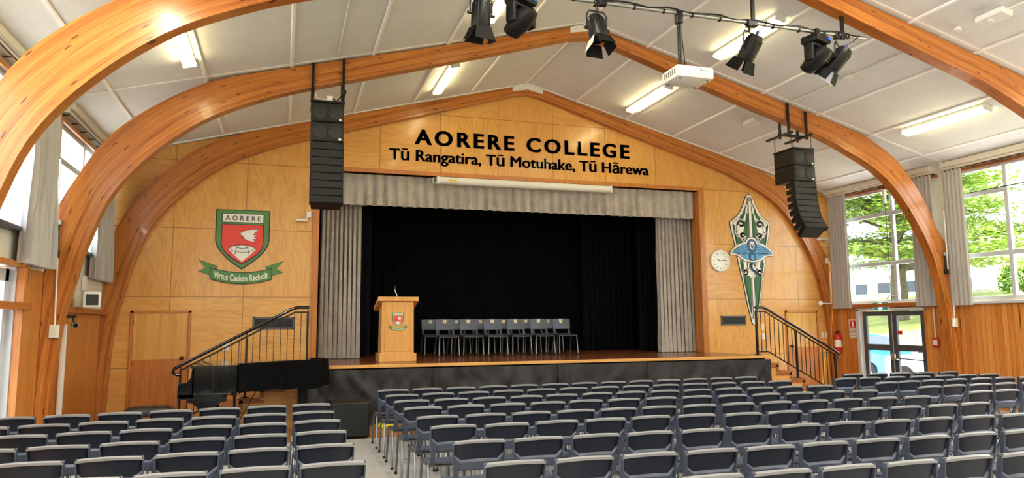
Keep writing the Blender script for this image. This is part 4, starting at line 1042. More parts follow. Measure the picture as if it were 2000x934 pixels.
hanger('black steel straps and bars on the middle arch holding the right speaker array', [(9.30, 5.34, 6.0), (9.72, 5.30, 5.86)], [((9.10, 11.02, 5.32), (9.10, 11.78, 5.32)), ((9.54, 11.02, 5.30), (9.54, 11.78, 5.30)), ((9.06, 11.38, 5.345), (9.76, 11.38, 5.345))], [((9.10, 11.06, 5.32), (9.10, 11.06, 5.02)), ((9.54, 11.06, 5.30), (9.54, 11.06, 5.02)), ((9.10, 11.55, 5.32), (9.10, 11.55, 5.02)), ((9.54, 11.55, 5.30), (9.54, 11.55, 5.02))])
b = MB(); b.tube([(.36, 11.2, 5.36), (.42, 11.16, 5.22), (.55, 11.14, 5.20), (.60, 11.14, 5.23)], .012, 6); b.rbox((.55, 11.12, 5.19), (.64, 11.17, 5.27), .01)
tag(b.build('speaker_cable', 'white_plastic', None, 50), 'white cable with plug looping above the left speaker array', 'cable')
b = MB(); b.tube([(.62, 11.14, 5.24), (.70, 11.16, 5.20), (.76, 11.2, 5.28), (.80, 11.3, 5.38)], .012, 6)
tag(b.build('speaker_cable', 'black_plastic', None, 50), 'black cable looping above the left speaker array', 'cable')

# ---------------------------------------------------------------- lighting bar, stage lights, projector
t = thing('lighting_bar', 'long grey pipe with black cable slung across the hall from the nearest arch', 'lighting bar', (5.11, 8.05, 5.84)); o0 = Vector(t.location)
b = MB(); b.tube([(-3.3, 0, 0), (2.92, 0, .02)], .027, 12); b.build('pipe', 'grey_metal', t, 50)
b = MB(); pts = [(-3.2+.14*i, -.025+.01*math.sin(i*2.1), .035+.018*math.sin(i*1.3)) for i in range(44)]; b.tube(pts, .012, 6)
for i in range(14): b.lathe([(.034, -.012), (.034, .012)], (-3+.43*i, 0, .005), 10, 0, 'X')
b.build('cable', 'black_plastic', t, 60)
for x, zt in ((-1.3, .80), (.98, .68), (2.50, .33)):
    b = MB(); b.box((x-.022, -.02, -.02), (x+.022, .02, min(zt, roof(5.11+x)-.24-5.84))); b.rbox((x-.05, -.04, -.04), (x+.05, .04, .04), .01); b.build('hanger', 'black_metal', t)
def fresnel(x, z, yaw, pit, lab, silver=0):
    t = thing('stage_light', lab, 'stage light', (x, 8.05, 5.84), 0, 'stage lights on the bar')
    b = MB(); b.rbox((-.035, -.04, -.05), (.035, .04, .04), .01); b.cyl((0, 0, -.05), (0, 0, -.12), .012, 8); b.build('clamp', 'black_metal', t)
    R = Matrix.Translation((0, 0, -.36)) @ Matrix.Rotation(yaw, 4, 'Z')
    b = MB(); b.M = R
    w_ = .145
    b.tube([(-w_, 0, 0), (-w_, 0, .18), (-w_+.04, 0, .235), (w_-.04, 0, .235), (w_, 0, .18), (w_, 0, 0)], .011, 6)
    for s in (-1, 1): b.cyl((s*(w_-.015), 0, 0), (s*(w_+.035), 0, 0), .02, 10)
    b.build('yoke', 'black_metal', t, 50)
    R2 = R @ Matrix.Rotation(pit, 4, 'X')      # lamp looks along local -Z
    b = MB(); b.M = R2
    b.lathe([(.05, .20), (.085, .19), (.105, .15), (.115, .05), (.118, -.14), (.108, -.16)], (0, 0, 0), 20)
    for i in range(16):
        a = i*PI/8; b.box((.112*math.cos(a)-.006, .112*math.sin(a)-.006, -.10), (.112*math.cos(a)+.006, .112*math.sin(a)+.006, .13))
    b.build('body', 'black_plastic', t, 40)
    b = MB(); b.M = R2; b.lathe([(.10, -.162), (.06, -.178), (.0, -.182)], (0, 0, 0), 20); b.build('lens', 'lens_glass', t, 50)
    for i in range(4):
        b = MB(); b.M = R2 @ Matrix.Rotation(i*PI/2, 4, 'Z'); wd = .085 if i % 2 else .10
        q = [(-wd, .108, -.16), (wd, .108, -.16), (wd*1.25, .17, -.32), (-wd*1.25, .17, -.32)]
        b.add(q+[(a, c+.004, d) for a, c, d in q], [(0,1,2,3), (7,6,5,4), (0,4,5,1), (1,5,6,2), (2,6,7,3), (3,7,4,0)]); b.build('barn_door', 'barn_silver' if silver == i+1 else 'barn_black', t)
    b = MB(); b.M = R2; b.tube([(.03, .05, .19), (.06, .05, .26), (.1, .03, .32), (.06, 0, .42)], .008, 6); b.lathe([(.022, .20), (.022, .25)], (.07, .06, 0), 8, 1); b.build('power_lead', ['black_plastic', 'connector_blue'], t, 50)
    return t
fresnel(2.19, 0, .15, .18, 'leftmost stage light on the bar, a black spotlight with barn doors pointing down')
fresnel(3.72, 0, .1, -.30, 'black barn door spotlight hanging just in front of the middle arch peak', 2)
fresnel(6.02, 0, .35, .62, 'black barn door spotlight right of the projector')
fresnel(7.50, 0, .6, .75, 'black barn door spotlight with a silver flap at the right end of the bar', 4)
def moving(x, rz, pit, lab):
    t = thing('moving_head_light', lab, 'stage light', (x, 8.05, 5.84), rz, 'stage lights on the bar'); t.scale = (1.35, 1.3, 1.05)
    b = MB(); b.rbox((-.03, -.04, -.06), (.03, .04, .05), .01); b.rbox((-.13, -.11, -.17), (.13, .11, -.06), .03); b.build('base', 'black_plastic', t, 40)
    b = MB(); b.rbox((-.13, -.055, -.22), (.13, .055, -.17), .015)
    for s in (-1, 1): b.rbox((s*.13-.025, -.055, -.42), (s*.13+.025, .055, -.18), .02)
    b.build('yoke', 'black_plastic', t, 40)
    b = MB(); b.M = Matrix.Translation((0, 0, -.37)) @ Matrix.Rotation(pit, 4, 'X')
    b.lathe([(.03, .17), (.075, .16), (.10, .10), (.108, 0), (.10, -.10), (.085, -.17), (.07, -.18)], (0, 0, 0), 20); b.build('head', 'black_plastic', t, 50)
    b = MB(); b.M = Matrix.Translation((0, 0, -.37)) @ Matrix.Rotation(pit, 4, 'X'); b.lathe([(.07, -.178), (.04, -.195), (.0, -.2)], (0, 0, 0), 20); b.build('lens', 'lens_glass', t, 50)
    b = MB(); b.lathe([(.022, .08), (.022, .13)], (.06, 0, -.12), 10, 0, 'Y'); b.build('connector', 'connector_blue', t, 50)
moving(2.70, .5, .95, 'black moving head light above the left of the middle arch peak')
moving(7.13, .3, .9, 'black moving head light near the right end of the bar')
t = thing('projector', 'white ceiling projector on a black pole under the lighting bar', 'projector', (5.02, 8.05, 4.98))
b = MB(); b.rbox((-.27, -.21, -.08), (.27, .21, .08), .025); b.build('body', 'white_plastic', t, 40)
b = MB(); b.lathe([(.06, -.20), (.06, -.222), (.045, -.222), (.03, -.21)], (-.12, .0, 0), 20, 0, 'Y'); b.build('lens', 'lens_glass', t, 40)
b = MB(); text('EPSON', b, (.06, .17, .01, .035), -.2102, 0, .01, .001); b.build('maker_mark', 'vent_dark', t)
b = MB()
for i in range(6): b.box((-.2735, -.15+.05*i, -.03), (-.2695, -.125+.05*i, .04))
for dx, dy in ((-.2, -.15), (.2, -.15), (-.2, .15), (.2, .15)): b.cyl((dx, dy, -.092), (dx, dy, -.078), .014, 10)
b.build('vent', 'grey_vent', t)
b = MB(); b.cyl((-.10, 0, .08), (-.10, 0, .84), .03, 12); b.rbox((-.17, -.06, .08), (-.03, .06, .10), .006); b.rbox((-.14, -.05, .72), (-.06, .05, .90), .01); b.build('pole', 'black_metal', t, 40)
b = MB(); b.tube([(-.08, .02, .8), (-.02, .03, .3), (.0, .04, .16), (.06, .05, .14), (.1, .06, .08)], .008, 6); b.build('cable', 'black_plastic', t, 50)

# ---------------------------------------------------------------- ceiling fittings
def fluoro(x, y0, y1, lab):
    s = 1 if x > XC else -1; a = math.atan(.262)*s
    t = thing('ceiling_light', lab, 'light', (x, (y0+y1)/2, roof(x)-.003), 0, 'fluorescent battens on the ceiling'); t.rotation_euler = (0, a, 0); L = (y1-y0)/2
    b = MB(); b.rbox((-.09, -L, -.05), (.09, L, 0), .008); b.build('housing', 'white_paint', t)
    b = MB(); b.rbox((-.085, -L+.03, -.105), (.085, L-.03, -.052), .02); b.build('diffuser', 'lamp_diffuser', t)
    for sy in (-1, 1):
        b = MB(); b.rbox((-.092, sy*L-.02, -.108), (.092, sy*L+.02, 0), .006); b.build('end_cap', 'white_paint', t)
fluoro(11.50, 8.97, 10.71, 'lit fluorescent batten low on the right ceiling near the side windows')
fluoro(7.32, 8.98, 10.71, 'lit fluorescent batten on the right ceiling behind the lighting bar')
fluoro(7.32, 12.42, 14.14, 'lit fluorescent batten partly behind the projector')
fluoro(-1.36, 8.97, 10.55, 'lit fluorescent batten on the left ceiling between the nearest two arches')
fluoro(2.87, 12.43, 14.08, 'lit fluorescent batten left of the gable, beyond the middle arch')
fluoro(2.95, 8.75, 10.45, 'lit fluorescent batten at the top edge behind the leftmost stage light')
def conduit(x, y0, y1, lab):
    s = 1 if x > XC else -1; z = roof(x)-.016
    b = MB(); b.cyl((x, y0, z), (x, y1, z), .011, 8); tag(b.build('ceiling_conduit', 'white_paint', None, 60), lab, 'conduit', 'thin white ceiling conduits')
conduit(9.33, 7.84, 11.28, 'thin white conduit on the right ceiling with the small junction box')
conduit(.71, 8.2, 11.28, 'thin white conduit on the left ceiling with a small detector')
conduit(9.36, 3.0, 7.30, 'thin white conduit leading to the smoke detector box at upper right')
conduit(9.40, 11.7, 12.4, 'short white conduit feeding the emergency light beyond the middle arch')
def ceil_box(x, y, lx, ly, h, lab, cat, name, extra=None):
    s = 1 if x > XC else -1
    t = thing(name, lab, cat, (x, y, roof(x)-.002)); t.rotation_euler = (0, math.atan(.262)*s, 0)
    b = MB(); b.rbox((-lx/2, -ly/2, -h), (lx/2, ly/2, 0), .012); b.build('housing', 'white_plastic', t)
    b = MB(); b.lathe([(.055, -h-.006), (.06, -h+.002)], (0, ly*.12, 0), 20); b.lathe([(.03, -h-.012), (.03, -h)], (0, ly*.12, 0), 14); b.build('lens', 'white_paint', t, 40)
    return t
ceil_box(9.36, 7.10, .2, .42, .09, 'white emergency light box on the ceiling at upper right', 'emergency light', 'emergency_light')
ceil_box(9.40, 12.60, .2, .40, .09, 'white emergency light box on the ceiling beyond the right of the middle arch', 'emergency light', 'emergency_light')
ceil_box(9.33, 9.79, .09, .12, .05, 'small white junction box on the ceiling right of the stage lights', 'junction box', 'junction_box')
ceil_box(.71, 8.62, .08, .10, .05, 'small white detector on the left ceiling conduit', 'detector', 'heat_detector')
ceil_box(4.98, 12.05, .09, .09, .05, 'small white detector on the ridge just beyond the middle arch', 'detector', 'heat_detector')
ceil_box(9.31, 7.62, .07, .07, .06, 'tiny round detector beside the emergency light at upper right', 'detector', 'heat_detector')
# ---------------------------------------------------------------- right wall fittings
def onwall(name, lab, cat, y, z, x=13.30, grp=None): return thing(name, lab, cat, (x, y, z), 0, grp)
t = onwall('fire_extinguisher', 'red fire extinguisher hanging in the far right corner by the stairs', 'fire extinguisher', 14.73, .98, 13.19)
b = MB(); b.lathe([(.0, 0), (.07, .0), (.082, .02), (.082, .36), (.07, .41), (.03, .44), (.026, .47)], (0, 0, 0), 24); b.build('cylinder', 'safety_red', t, 40)
b = MB(); b.lathe([(.0832, .12), (.0834, .30)], (0, 0, 0), 24); b.build('label', 'sign_white', t, 40)
b = MB(); b.rbox((-.02, -.025, .46), (.02, .025, .51), .006); b.bar((0, .02, .50), (0, -.10, .545), .02, .012); b.bar((0, .02, .47), (0, -.09, .48), .02, .01); b.build('valve', 'black_plastic', t)
b = MB(); b.tube([(-.0, .03, .48), (-.02, .08, .46), (-.03, .10, .38), (-.03, .098, .12)], .012, 8); b.build('hose', 'black_plastic', t, 50)
b = MB(); b.box((.07, -.03, .25), (.108, .03, .33)); b.build('wall_hook', 'black_metal', t)
def plane_sign(y0, y1, z0, z1, x): return lambda mb, a, b_, c, d, k, mi: mb.box((x-.002*k, y0+(y1-y0)*a, z0+(z1-z0)*c), (x-.002*(k-1), y0+(y1-y0)*b_, z0+(z1-z0)*d), mi)
def hatch(mb, rect, x, n, mi):
    """slanting dashes round the border of a sign; rect = y0, y1, z0, z1"""
    y0, y1, z0, z1 = rect; s = .022
    for i in range(n):
        for z in (z0, z1-s):
            y = y0+(y1-y0-s)*i/(n-1); mb.add([(x, y, z), (x, y+s*.6, z), (x, y+s*1.0, z+s), (x, y+s*.4, z+s), (x+.001, y, z), (x+.001, y+s*.6, z), (x+.001, y+s, z+s), (x+.001, y+s*.4, z+s)], [(0,1,2,3), (7,6,5,4), (0,4,5,1), (1,5,6,2), (2,6,7,3), (3,7,4,0)], mi)
        for y in (y0, y1-s):
            z = z0+(z1-z0-s)*i/(n-1); mb.add([(x, y, z), (x, y+s, z+s*.4), (x, y+s, z+s), (x, y, z+s*.6), (x+.001, y, z), (x+.001, y+s, z+s*.4), (x+.001, y+s, z+s), (x+.001, y, z+s*.6)], [(0,1,2,3), (7,6,5,4), (0,4,5,1), (1,5,6,2), (2,6,7,3), (3,7,4,0)], mi)
t = onwall('safety_sign', 'red and white striped fire extinguisher sign on the timber wall', 'sign', 14.32, 1.55)
b = MB(); b.box((-.004, -.13, -.22), (-.001, .13, .24)); b.build('board', 'sign_white', t)
b = MB(); hatch(b, (-.125, .125, -.0, .235), -.006, 7, 0); b.box((-.0055, -.095, .03), (-.0045, .095, .21), 0)
b.box((-.007, -.028, .05), (-.0055, .032, .165), 1); b.box((-.007, -.014, .165), (-.0055, .016, .185), 1); b.box((-.007, .016, .178), (-.0055, .05, .19), 1); b.build('red_pictogram', ['sign_red', 'sign_white'], t)
b = MB(); hatch(b, (-.125, .125, -.215, -.035), -.006, 7, 0)
for i, z in enumerate((-.02, -.07, -.10, -.13, -.16)):
    rn = random.Random(i); y = -.085
    while y < .07: w_ = rn.uniform(.012, .03); b.box((-.0055, y, z), (-.0045, y+w_, z+.012), 0); y += w_+.008
b.build('small_print', 'crest_black', t)
t = onwall('exit_sign', 'green running man exit sign over the glazed double door', 'exit sign', 13.34, 2.085)
b = MB(); b.rbox((-.09, -.24, -.10), (-.002, .24, .10), .012); b.build('housing', 'white_plastic', t)
for nm, nx in (('face', -1),):
    b = MB(); b.box((-.094, -.215, -.085), (-.089, .215, .085)); b.build('face', 'exit_green', t)
b = MB(); X_ = -.0945
b.box((X_, -.055, -.075), (-.0935, .055, .075), 0)
q = lambda y0, z0, y1, z1, w_: b.bar((X_-.001, y0, z0), (X_-.001, y1, z1), w_, .002, 1, (1, 0, 0))
b.lathe([(.013, -.002), (.013, .001)], (X_, -.008, .048), 12, 1, 'X'); q(-.004, .03, .008, -.01, .02); q(-.004, .028, -.034, .012, .009); q(0, .026, .03, .018, .009); q(.006, -.01, -.022, -.03, .011); q(-.022, -.03, -.02, -.062, .01); q(.008, -.01, .028, -.036, .011); q(.028, -.036, .046, -.04, .009)
b.build('running_man', ['exit_white', 'exit_green'], t)
t = onwall('call_point', 'clear covered red fire alarm call point right of the exit door', 'fire alarm', 11.97, 1.28)
b = MB(); b.rbox((-.05, -.08, -.10), (-.001, .08, .10), .01); b.build('box', 'safety_red', t)
b = MB(); b.box((-.054, -.055, -.06), (-.049, .055, .055)); b.build('label', 'sign_white', t)
b = MB(); b.rbox((-.075, -.115, -.14), (-.055, .115, .14), .01); b.build('clear_cover', 'window_glass', t)
b = MB(); b.tube([(-.025, 0, .10), (-.025, 0, .76)], .014, 8); b.build('conduit', 'white_paint', t, 50)
def socket(x, y, z, lab, z1, sgn):
    t = thing('power_outlet', lab, 'power outlet', (x, y, z), 0, 'outlets on the arch legs'); b = MB(); b.rbox((-.06, -.045, -.09), (.06, 0, .09), .008); b.build('box', 'white_plastic', t)
    b = MB(); b.box((-.035, -.048, -.05), (.035, -.044, .01)); b.box((-.015, -.052, .03), (.015, -.044, .06)); b.build('face', 'cream_plastic', t)
    b = MB(); b.tube([(0, -.02, .09), (sgn*.02, -.02, z1-z)], .012, 8); b.build('conduit', 'white_paint', t, 50)
    return t
socket(13.15, 11.395, 1.70, 'white power outlet with conduit on the right leg of the middle arch', 2.75, 1)
socket(-2.99, 11.395, 1.68, 'white power outlet with conduit on the left leg of the middle arch', 2.72, -1)
def winder(x, y, z0, z1, lab):
    t = thing('window_winder', lab, 'window winder', (x, y, z0), 0, 'window winding gear'); h = z1-z0
    b = MB(); b.tube([(0, 0, .03), (0, 0, h)], .018, 8); b.build('rod', 'black_metal', t, 50)
    b = MB(); b.rbox((-.035, -.03, -.05), (.035, .03, .06), .01); b.build('gearbox', 'black_metal', t)
    b = MB(); b.rbox((-.04, -.03, h-.03), (.04, .03, h+.04), .01); b.build('bracket', 'grey_metal', t)
    b = MB(); b.tube([(.02*(1 if x > 5 else -1), -.03, .05), (.02*(1 if x > 5 else -1), -.03, h+.9)], .014, 8); b.build('tube', 'white_paint', t, 50)
winder(13.01, 11.36, 2.74, 3.10, 'window winding rod fixed to the right leg of the middle arch')
winder(-3.02, 11.36, 2.74, 3.18, 'window winding rod fixed to the left leg of the middle arch')
def opener(y, zs, lab, rod):
    t = thing('window_opener', lab, 'window opener', (13.26, y, 2.2), 0, 'scissor window openers')
    if rod == 'v':
        b = MB(); b.tube([(-.03, .02, .02), (-.03, .03, 2.68)], .008, 6); b.build('rod', 'black_metal', t, 50)
        b = MB(); b.rbox((-.06, .0, 2.25), (.0, .06, 2.58), .01); b.build('motor', 'white_plastic', t)
        b = MB(); b.tube([(-.03, .03, 2.60), (-.04, .06, 2.75), (-.02, .0, 2.8)], .008, 6); b.build('cord', 'black_plastic', t, 50)
    else:
        b = MB(); b.tube([(-.03, .75, 2.12), (-.03, -1.6, 2.12)], .010, 6); b.build('rod', 'black_metal', t, 50)
    for yy, z in zs:
        b = MB(); P = [(-.01, yy-.16, z), (-.10, yy, z+.02), (-.02, yy+.16, z+.06), (-.08, yy-.02, z+.12), (-.01, yy-.14, z+.10)]
        for p, q_ in zip(P, P[1:]): b.bar(p, q_, .016, .012)
        b.build('scissor_arm', 'grey_metal', t)
opener(13.0, [(.02, .0), (.02, .88), (.02, 2.05)], 'scissor window opener with vertical rod on the window above the exit door', 'v')
opener(10.2, [(.55, 2.05), (-.02, 2.05)], 'scissor window opener with horizontal rod across the large right window', 'h')
t = onwall('wall_antenna', 'white horizontal tube bracket on the right edge of the stage wall', 'bracket', 14.78, 3.80, 13.0)
b = MB(); b.tube([(-.22, 0, 0), (.22, 0, .01)], .03, 10); b.rbox((.1, -.02, -.06), (.16, .17, .02), .01); b.build('tube', 'white_plastic', t, 50)
t = onwall('motion_sensor', 'small white motion sensor on the right arch against the stage wall', 'sensor', 14.78, 3.25, 13.02)
b = MB(); b.rbox((-.04, -.06, -.07), (.04, .018, .08), .025); b.build('housing', 'white_plastic', t, 50)
t = onwall('curtain_tieback', 'white ball ended rod beside the right corner window curtain', 'rod', 14.74, 2.19, 12.95)
b = MB(); b.tube([(-.2, .0, .0), (.3, 0, -.01)], .014, 8); b.build('rod', 'white_paint', t, 50)
b = MB(); b.lathe([(.0, -.06), (.05, -.04), (.062, 0), (.05, .04), (.0, .06)], (-.22, 0, 0), 16, 0, 'X'); b.build('ball', 'white_paint', t, 60)
b = MB(); b.tube([(13.20, 14.76, 4.85), (13.20, 14.76, 2.2)], .014, 8); tag(b.build('corner_conduit', 'white_paint', None, 60), 'white vertical conduit in the far right corner beside the curtain', 'conduit')
# curtain rails
for x, y0, y1, lab in ((13.15, 11.62, 14.78, 'dark curtain rail over the window above the exit door'), (13.15, 8.2, 11.38, 'dark curtain rail over the large right window'), (-3.03, 8.2, 11.38, 'dark curtain rail over the left window nearer the camera'), (-3.05, 11.62, 14.78, 'dark curtain rail over the left window beside the stage wall')):
    b = MB(); z = 4.855 if x > 0 else 4.82
    b.cyl((x, y0, z), (x, y1, z), .013, 8)
    for i in range(7): y = y0+.1+(y1-y0-.2)*i/6; b.box((min(x, x+(.14 if x > 0 else -.11)), y-.008, z-.006), (max(x, x+(.14 if x > 0 else -.11)), y+.008, z+.012))
    tag(b.build('curtain_rail', 'brass_brown', None, 50), lab, 'curtain rail', 'curtain rails')

# ---------------------------------------------------------------- left wall fittings
t = thing('flood_light', 'boxy white emergency flood light on the left wall rail', 'emergency light', (-2.96, 12.75, 2.06))
b = MB(); b.rbox((-.12, -.12, -.02), (.08, .16, .20), .02); b.build('housing', 'cream_plastic', t, 40)
b = MB(); b.M = Matrix.Translation((.10, -.08, .10)) @ Matrix.Rotation(.35, 4, 'Z'); b.rbox((-.12, -.10, -.13), (.13, .06, .12), .02); b.build('lamp_body', 'white_plastic', t, 40)
b = MB(); b.M = Matrix.Translation((.10, -.08, .10)) @ Matrix.Rotation(.35, 4, 'Z'); b.box((-.08, -.108, -.09), (.09, -.099, .08)); b.build('lens', 'vent_dark', t)
t = thing('security_camera', 'small dark security camera under the flood light on the left wall', 'camera', (-2.98, 12.4, 1.87))
b = MB(); b.rbox((-.18, -.03, .0), (-.0, .05, .05), .01); b.cyl((-.05, 0, .02), (-.02, -.02, -.06), .014, 8); b.build('bracket', 'vent_dark', t)
b = MB(); b.tube([(-.04, .06, -.10), (.02, -.10, -.11)], .045, 14); b.build('housing', 'grey_metal', t, 40)
b = MB(); b.tube([(.02, -.10, -.11), (.026, -.112, -.112)], .036, 14); b.build('lens', 'lens_glass', t, 40)
b = MB(); b.rbox((-3.13, 12.24, .01), (-3.06, 12.30, 1.78), .008); tag(b.build('wall_duct', 'white_paint', None, 40), 'tall white cable duct running down the left timber wall', 'conduit')
t = thing('wall_socket_box', 'small white box on the cream wall beside the left corner curtain', 'junction box', (-3.165, 13.42, 2.45))
b = MB(); b.rbox((0, -.08, -.12), (.05, .08, .12), .008); b.build('box', 'white_plastic', t)

# ---------------------------------------------------------------- outside
def gz(x): return -.12 if x < 20 else -.12+3.9*min(1, (x-20)/26.)**.8
b = MB(); n = 24; xs = [13.5, 16, 20]+[20+2*i for i in range(1, 14)]+[50, 60, 90, 140]
vs = []; fs = []
for x in xs: vs += [(x, -30, gz(x)), (x, 120, gz(x))]
b.add(vs, [(2*i, 2*i+1, 2*i+3, 2*i+2) for i in range(len(xs)-1)]); o = b.build('lawn_outside', 'grass', None, 60); o['kind'] = 'structure'
b = MB(); b.box((13.5, -30, -.16), (20.4, 120, -.105)); o = b.build('path_outside', 'concrete'); o['kind'] = 'structure'
b = MB(); b.box((-40, -30, -.16), (-3.4, 60, -.10)); o = b.build('pavement_outside', 'concrete'); o['kind'] = 'structure'
b = MB(); b.add([(46, -30, gz(46)+.03), (46, 120, gz(46)+.03), (58, 120, gz(58)+.06), (58, -30, gz(58)+.06)], [(0, 1, 2, 3)]); b.add([(46, -30, gz(46)-.05), (46, 120, gz(46)-.05), (58, 120, gz(58)-.05), (58, -30, gz(58)-.05)], [(3, 2, 1, 0)]); o = b.build('road_outside', 'concrete'); o['kind'] = 'structure'
b = MB(); b.box((-31, 40, -.1), (-24, 64, 3.0)); b.prism([(-31.6, 3.0), (-23.4, 3.0), (-27.5, 4.4)], XZ(39.5), 0, 25); o = b.build('building', 'house_cream'); tag(o, 'pale neighbouring building outside the left windows', 'building')

def car(lab, x, y, body, face):
    t = thing('car', lab, 'car', (x, y, -.105), PI/2*face, 'cars parked outside the exit door')
    prof = [(-2.05, .30), (-2.08, .62), (-1.98, .88), (-1.15, .98), (-.55, 1.38), (-.2, 1.45), (.65, 1.46), (1.2, 1.40), (1.75, 1.02), (2.02, .94), (2.08, .6), (2.02, .30)]
    def f(u, v): pass
    b = MB(); n = 8; secs = []
    for j in range(n+1):
        s = -1+2*j/n; secs.append([(a*(1-.05*s**4), s*(.86-(.16*max(0, c-.95)/.5)), c-.05*s**4*(c > .9)) for a, c in prof])
    K = len(prof); vs = [p for q in secs for p in q]
    b.add(vs, [(j*K+i, j*K+(i+1) % K, (j+1)*K+(i+1) % K, (j+1)*K+i) for j in range(n) for i in range(K)]+[tuple(range(K)), tuple(n*K+i for i in range(K))[::-1]]); b.build('body', body, t, 35)
    for s in (-1, 1):
        for P in ([(-1.02, 1.0), (-.5, 1.33), (-.12, 1.38), (-.12, 1.0)], [(-.06, 1.0), (-.06, 1.385), (.62, 1.39), (.62, 1.0)], [(.68, 1.0), (.68, 1.385), (1.12, 1.33), (1.5, 1.02)]):
            g = MB(); y_ = lambda c: s*(.868-(.16*max(0, c-.95)/.5)); m_ = [(a, y_(c), c) for a, c in P]; k2 = len(m_)
            g.add(m_+[(a, yy-s*.02, c) for a, yy, c in m_], [tuple(range(k2)), tuple(range(2*k2-1, k2-1, -1))]+[(i, i+k2, (i+1) % k2+k2, (i+1) % k2) for i in range(k2)]); g.build('side_window', 'car_glass', t)
        for a in (-1.3, 1.3):
            g = MB(); g.lathe([(.2, -.09), (.31, -.09), (.32, -.06), (.32, .06), (.31, .09), (.2, .09)], (a, s*.80, .32), 24, 0, 'Y'); w_ = g.build('wheel', 'tyre', t, 40)
            g = MB(); g.lathe([(.0, -.10), (.05, -.10), (.2, -.085), (.2, .085), (.05, .10), (.0, .10)], (a, s*.80, .32), 20, 0, 'Y'); g.build('hubcap', 'aluminium', w_, 40)
        g = MB(); g.rbox((-1.0, s*.88-.06, .98), (-.85, s*.88+.06, 1.10), .03); g.build('mirror', body, t)
        g = MB(); g.rbox((-2.06, s*.62-.16, .68), (-1.94, s*.62+.16, .82), .03); g.build('headlight', 'barn_silver', t)
        g = MB(); g.rbox((1.96, s*.66-.14, .74), (2.07, s*.66+.14, .90), .03); g.build('tail_light', 'safety_red', t)
    g = MB(); g.add([(-1.12, -.68, 1.005), (-1.12, .68, 1.005), (-.58, .60, 1.385), (-.58, -.60, 1.385), (-1.14, -.68, .99), (-1.14, .68, .99), (-.60, .6, 1.37), (-.60, -.6, 1.37)], [(0,1,2,3), (7,6,5,4), (0,4,5,1), (1,5,6,2), (2,6,7,3), (3,7,4,0)]); g.build('windscreen', 'car_glass', t)
car('bright blue car parked outside the left leaf of the exit door', 17.4, 18.6, 'car_blue', 1)
car('white car parked outside the right leaf of the exit door', 16.9, 14.2, 'car_white', -1)

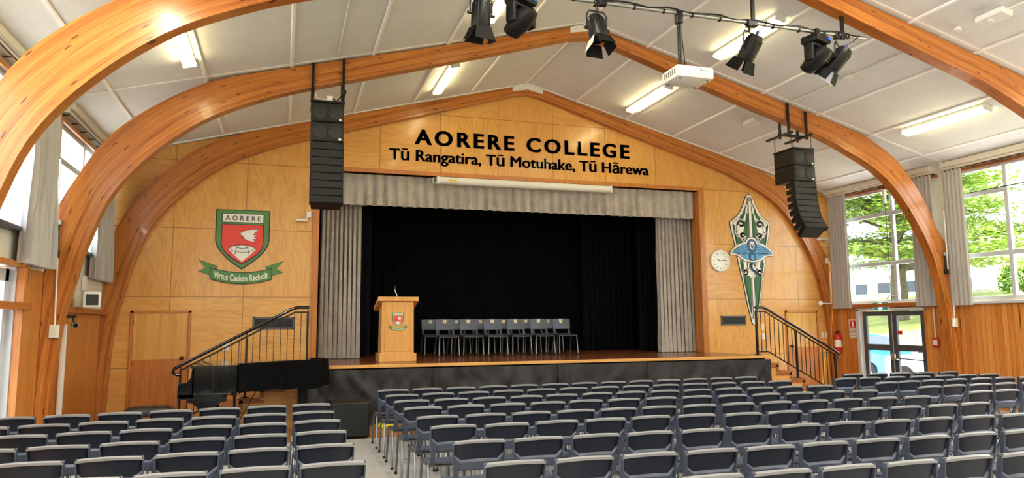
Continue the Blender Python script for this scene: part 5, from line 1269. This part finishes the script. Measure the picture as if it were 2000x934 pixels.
def leaf_spray(mb, c, R, flat_, n, sz, rn, droop=.1):
    for _ in range(n):
        a = rn.uniform(0, 2*PI); r = R*math.sqrt(rn.random()); h = rn.gauss(0, flat_)-droop*r*r/R
        p = Vector(c)+Vector((r*math.cos(a), r*math.sin(a), h)); d = Vector((math.cos(a)+rn.gauss(0, .5), math.sin(a)+rn.gauss(0, .5), rn.uniform(-.35, .25))).normalized()
        s = d.cross(Vector((rn.gauss(0, .3), rn.gauss(0, .3), 1))).normalized()*sz*rn.uniform(.25, .45); L = d*sz*rn.uniform(.7, 1.4)
        mb.add([p, p+L*.5+s, p+L, p+L*.5-s], [(0, 1, 2, 3)])
def cedar(x, y, h, R, lab, seed, nl=15, z0=2.6):
    rn = random.Random(seed); z = gz(x); t = thing('cedar_tree', lab, 'tree', (x, y, z-.05), 0, 'trees beyond the right windows')
    b = MB(); b.tube([(0, 0, 0), (.1, .05, h*.3), (0, .1, h*.65), (.05, 0, h*.95)], [.42, .34, .2, .05], 10)
    lf = MB()
    for i in range(nl):
        zz = z0+(h-z0)*(i/nl)**1.05; rr_ = R*(1-.72*(i/nl)**1.4)
        for k_ in range(rn.randint(4, 6)):
            a = rn.uniform(0, 2*PI); L = rr_*rn.uniform(.6, 1.); tip = Vector((L*math.cos(a), L*math.sin(a), zz+rn.uniform(-.2, .5)))
            b.tube([(0, 0, zz-.4), tuple(tip*.5+Vector((0, 0, zz*.5+.1))), tuple(tip)], [.10, .06, .02], 5)
            for q in (.45, .7, .95): leaf_spray(lf, tip*q+Vector((0, 0, zz*(1-q)+.12)), rr_*.27*(1.2-.3*q), .12, int(150*(rr_/R+.3)), .26, rn, .06)
    b.build('trunk', 'bark', t, 50); lf.build('foliage', 'foliage', t)
cedar(30.5, 29.5, 15., 6.8, 'big spreading cedar tree outside the window above the exit door', 3, 16, 3.0)
cedar(41.0, 36.5, 13., 6.5, 'spreading cedar tree farther off, seen through the large right window', 8, 12, 2.4)
def bush(x, y, r, lab, seed):
    rn = random.Random(seed); z = gz(x); t = thing('round_bush', lab, 'bush', (x, y, z-.05), 0, 'bushes on the bank')
    b = MB()
    for k_ in range(6): a = k_*1.05; b.tube([(0, 0, 0), (.5*r*math.cos(a), .5*r*math.sin(a), r)], [.06, .02], 5)
    b.build('stems', 'bark', t)
    lf = MB()
    for _ in range(1500):
        a = rn.uniform(0, 2*PI); u_ = rn.uniform(-.6, 1); q = math.sqrt(max(0, 1-u_*u_)); rr_ = r*rn.uniform(.75, 1.03)
        p = Vector((rr_*q*math.cos(a), rr_*q*math.sin(a), r*.75+rr_*.9*u_)); d = Vector((rn.gauss(0, 1), rn.gauss(0, 1), rn.gauss(.6, .6))).normalized(); s = d.orthogonal().normalized()*.07; L = d*.30
        lf.add([p, p+L*.5+s, p+L, p+L*.5-s], [(0, 1, 2, 3)])
    lf.build('foliage', 'bush_foliage', t)
bush(39.5, 29.4, 1.3, 'round green bush on the bank seen through the large right window', 4)
t = thing('building', 'long low pale building across the road behind the cedar', 'building', (62, 62, gz(62))); 
b = MB(); b.box((0, -12, -.5), (9, 12, 2.6)); b.build('wall', 'house_cream', t)
b = MB(); b.prism([(-.5, 2.6), (9.5, 2.6), (4.5, 3.8)], lambda a, c, d: (a, d, c), -12.5, 12.5); b.build('roof', 'roof_grey', t)
for i in range(7):
    b = MB(); y = -10.5+3.2*i; b.box((-.06, y, .9), (.02, y+1.7, 2.0)); b.build('window', 'car_glass', t)
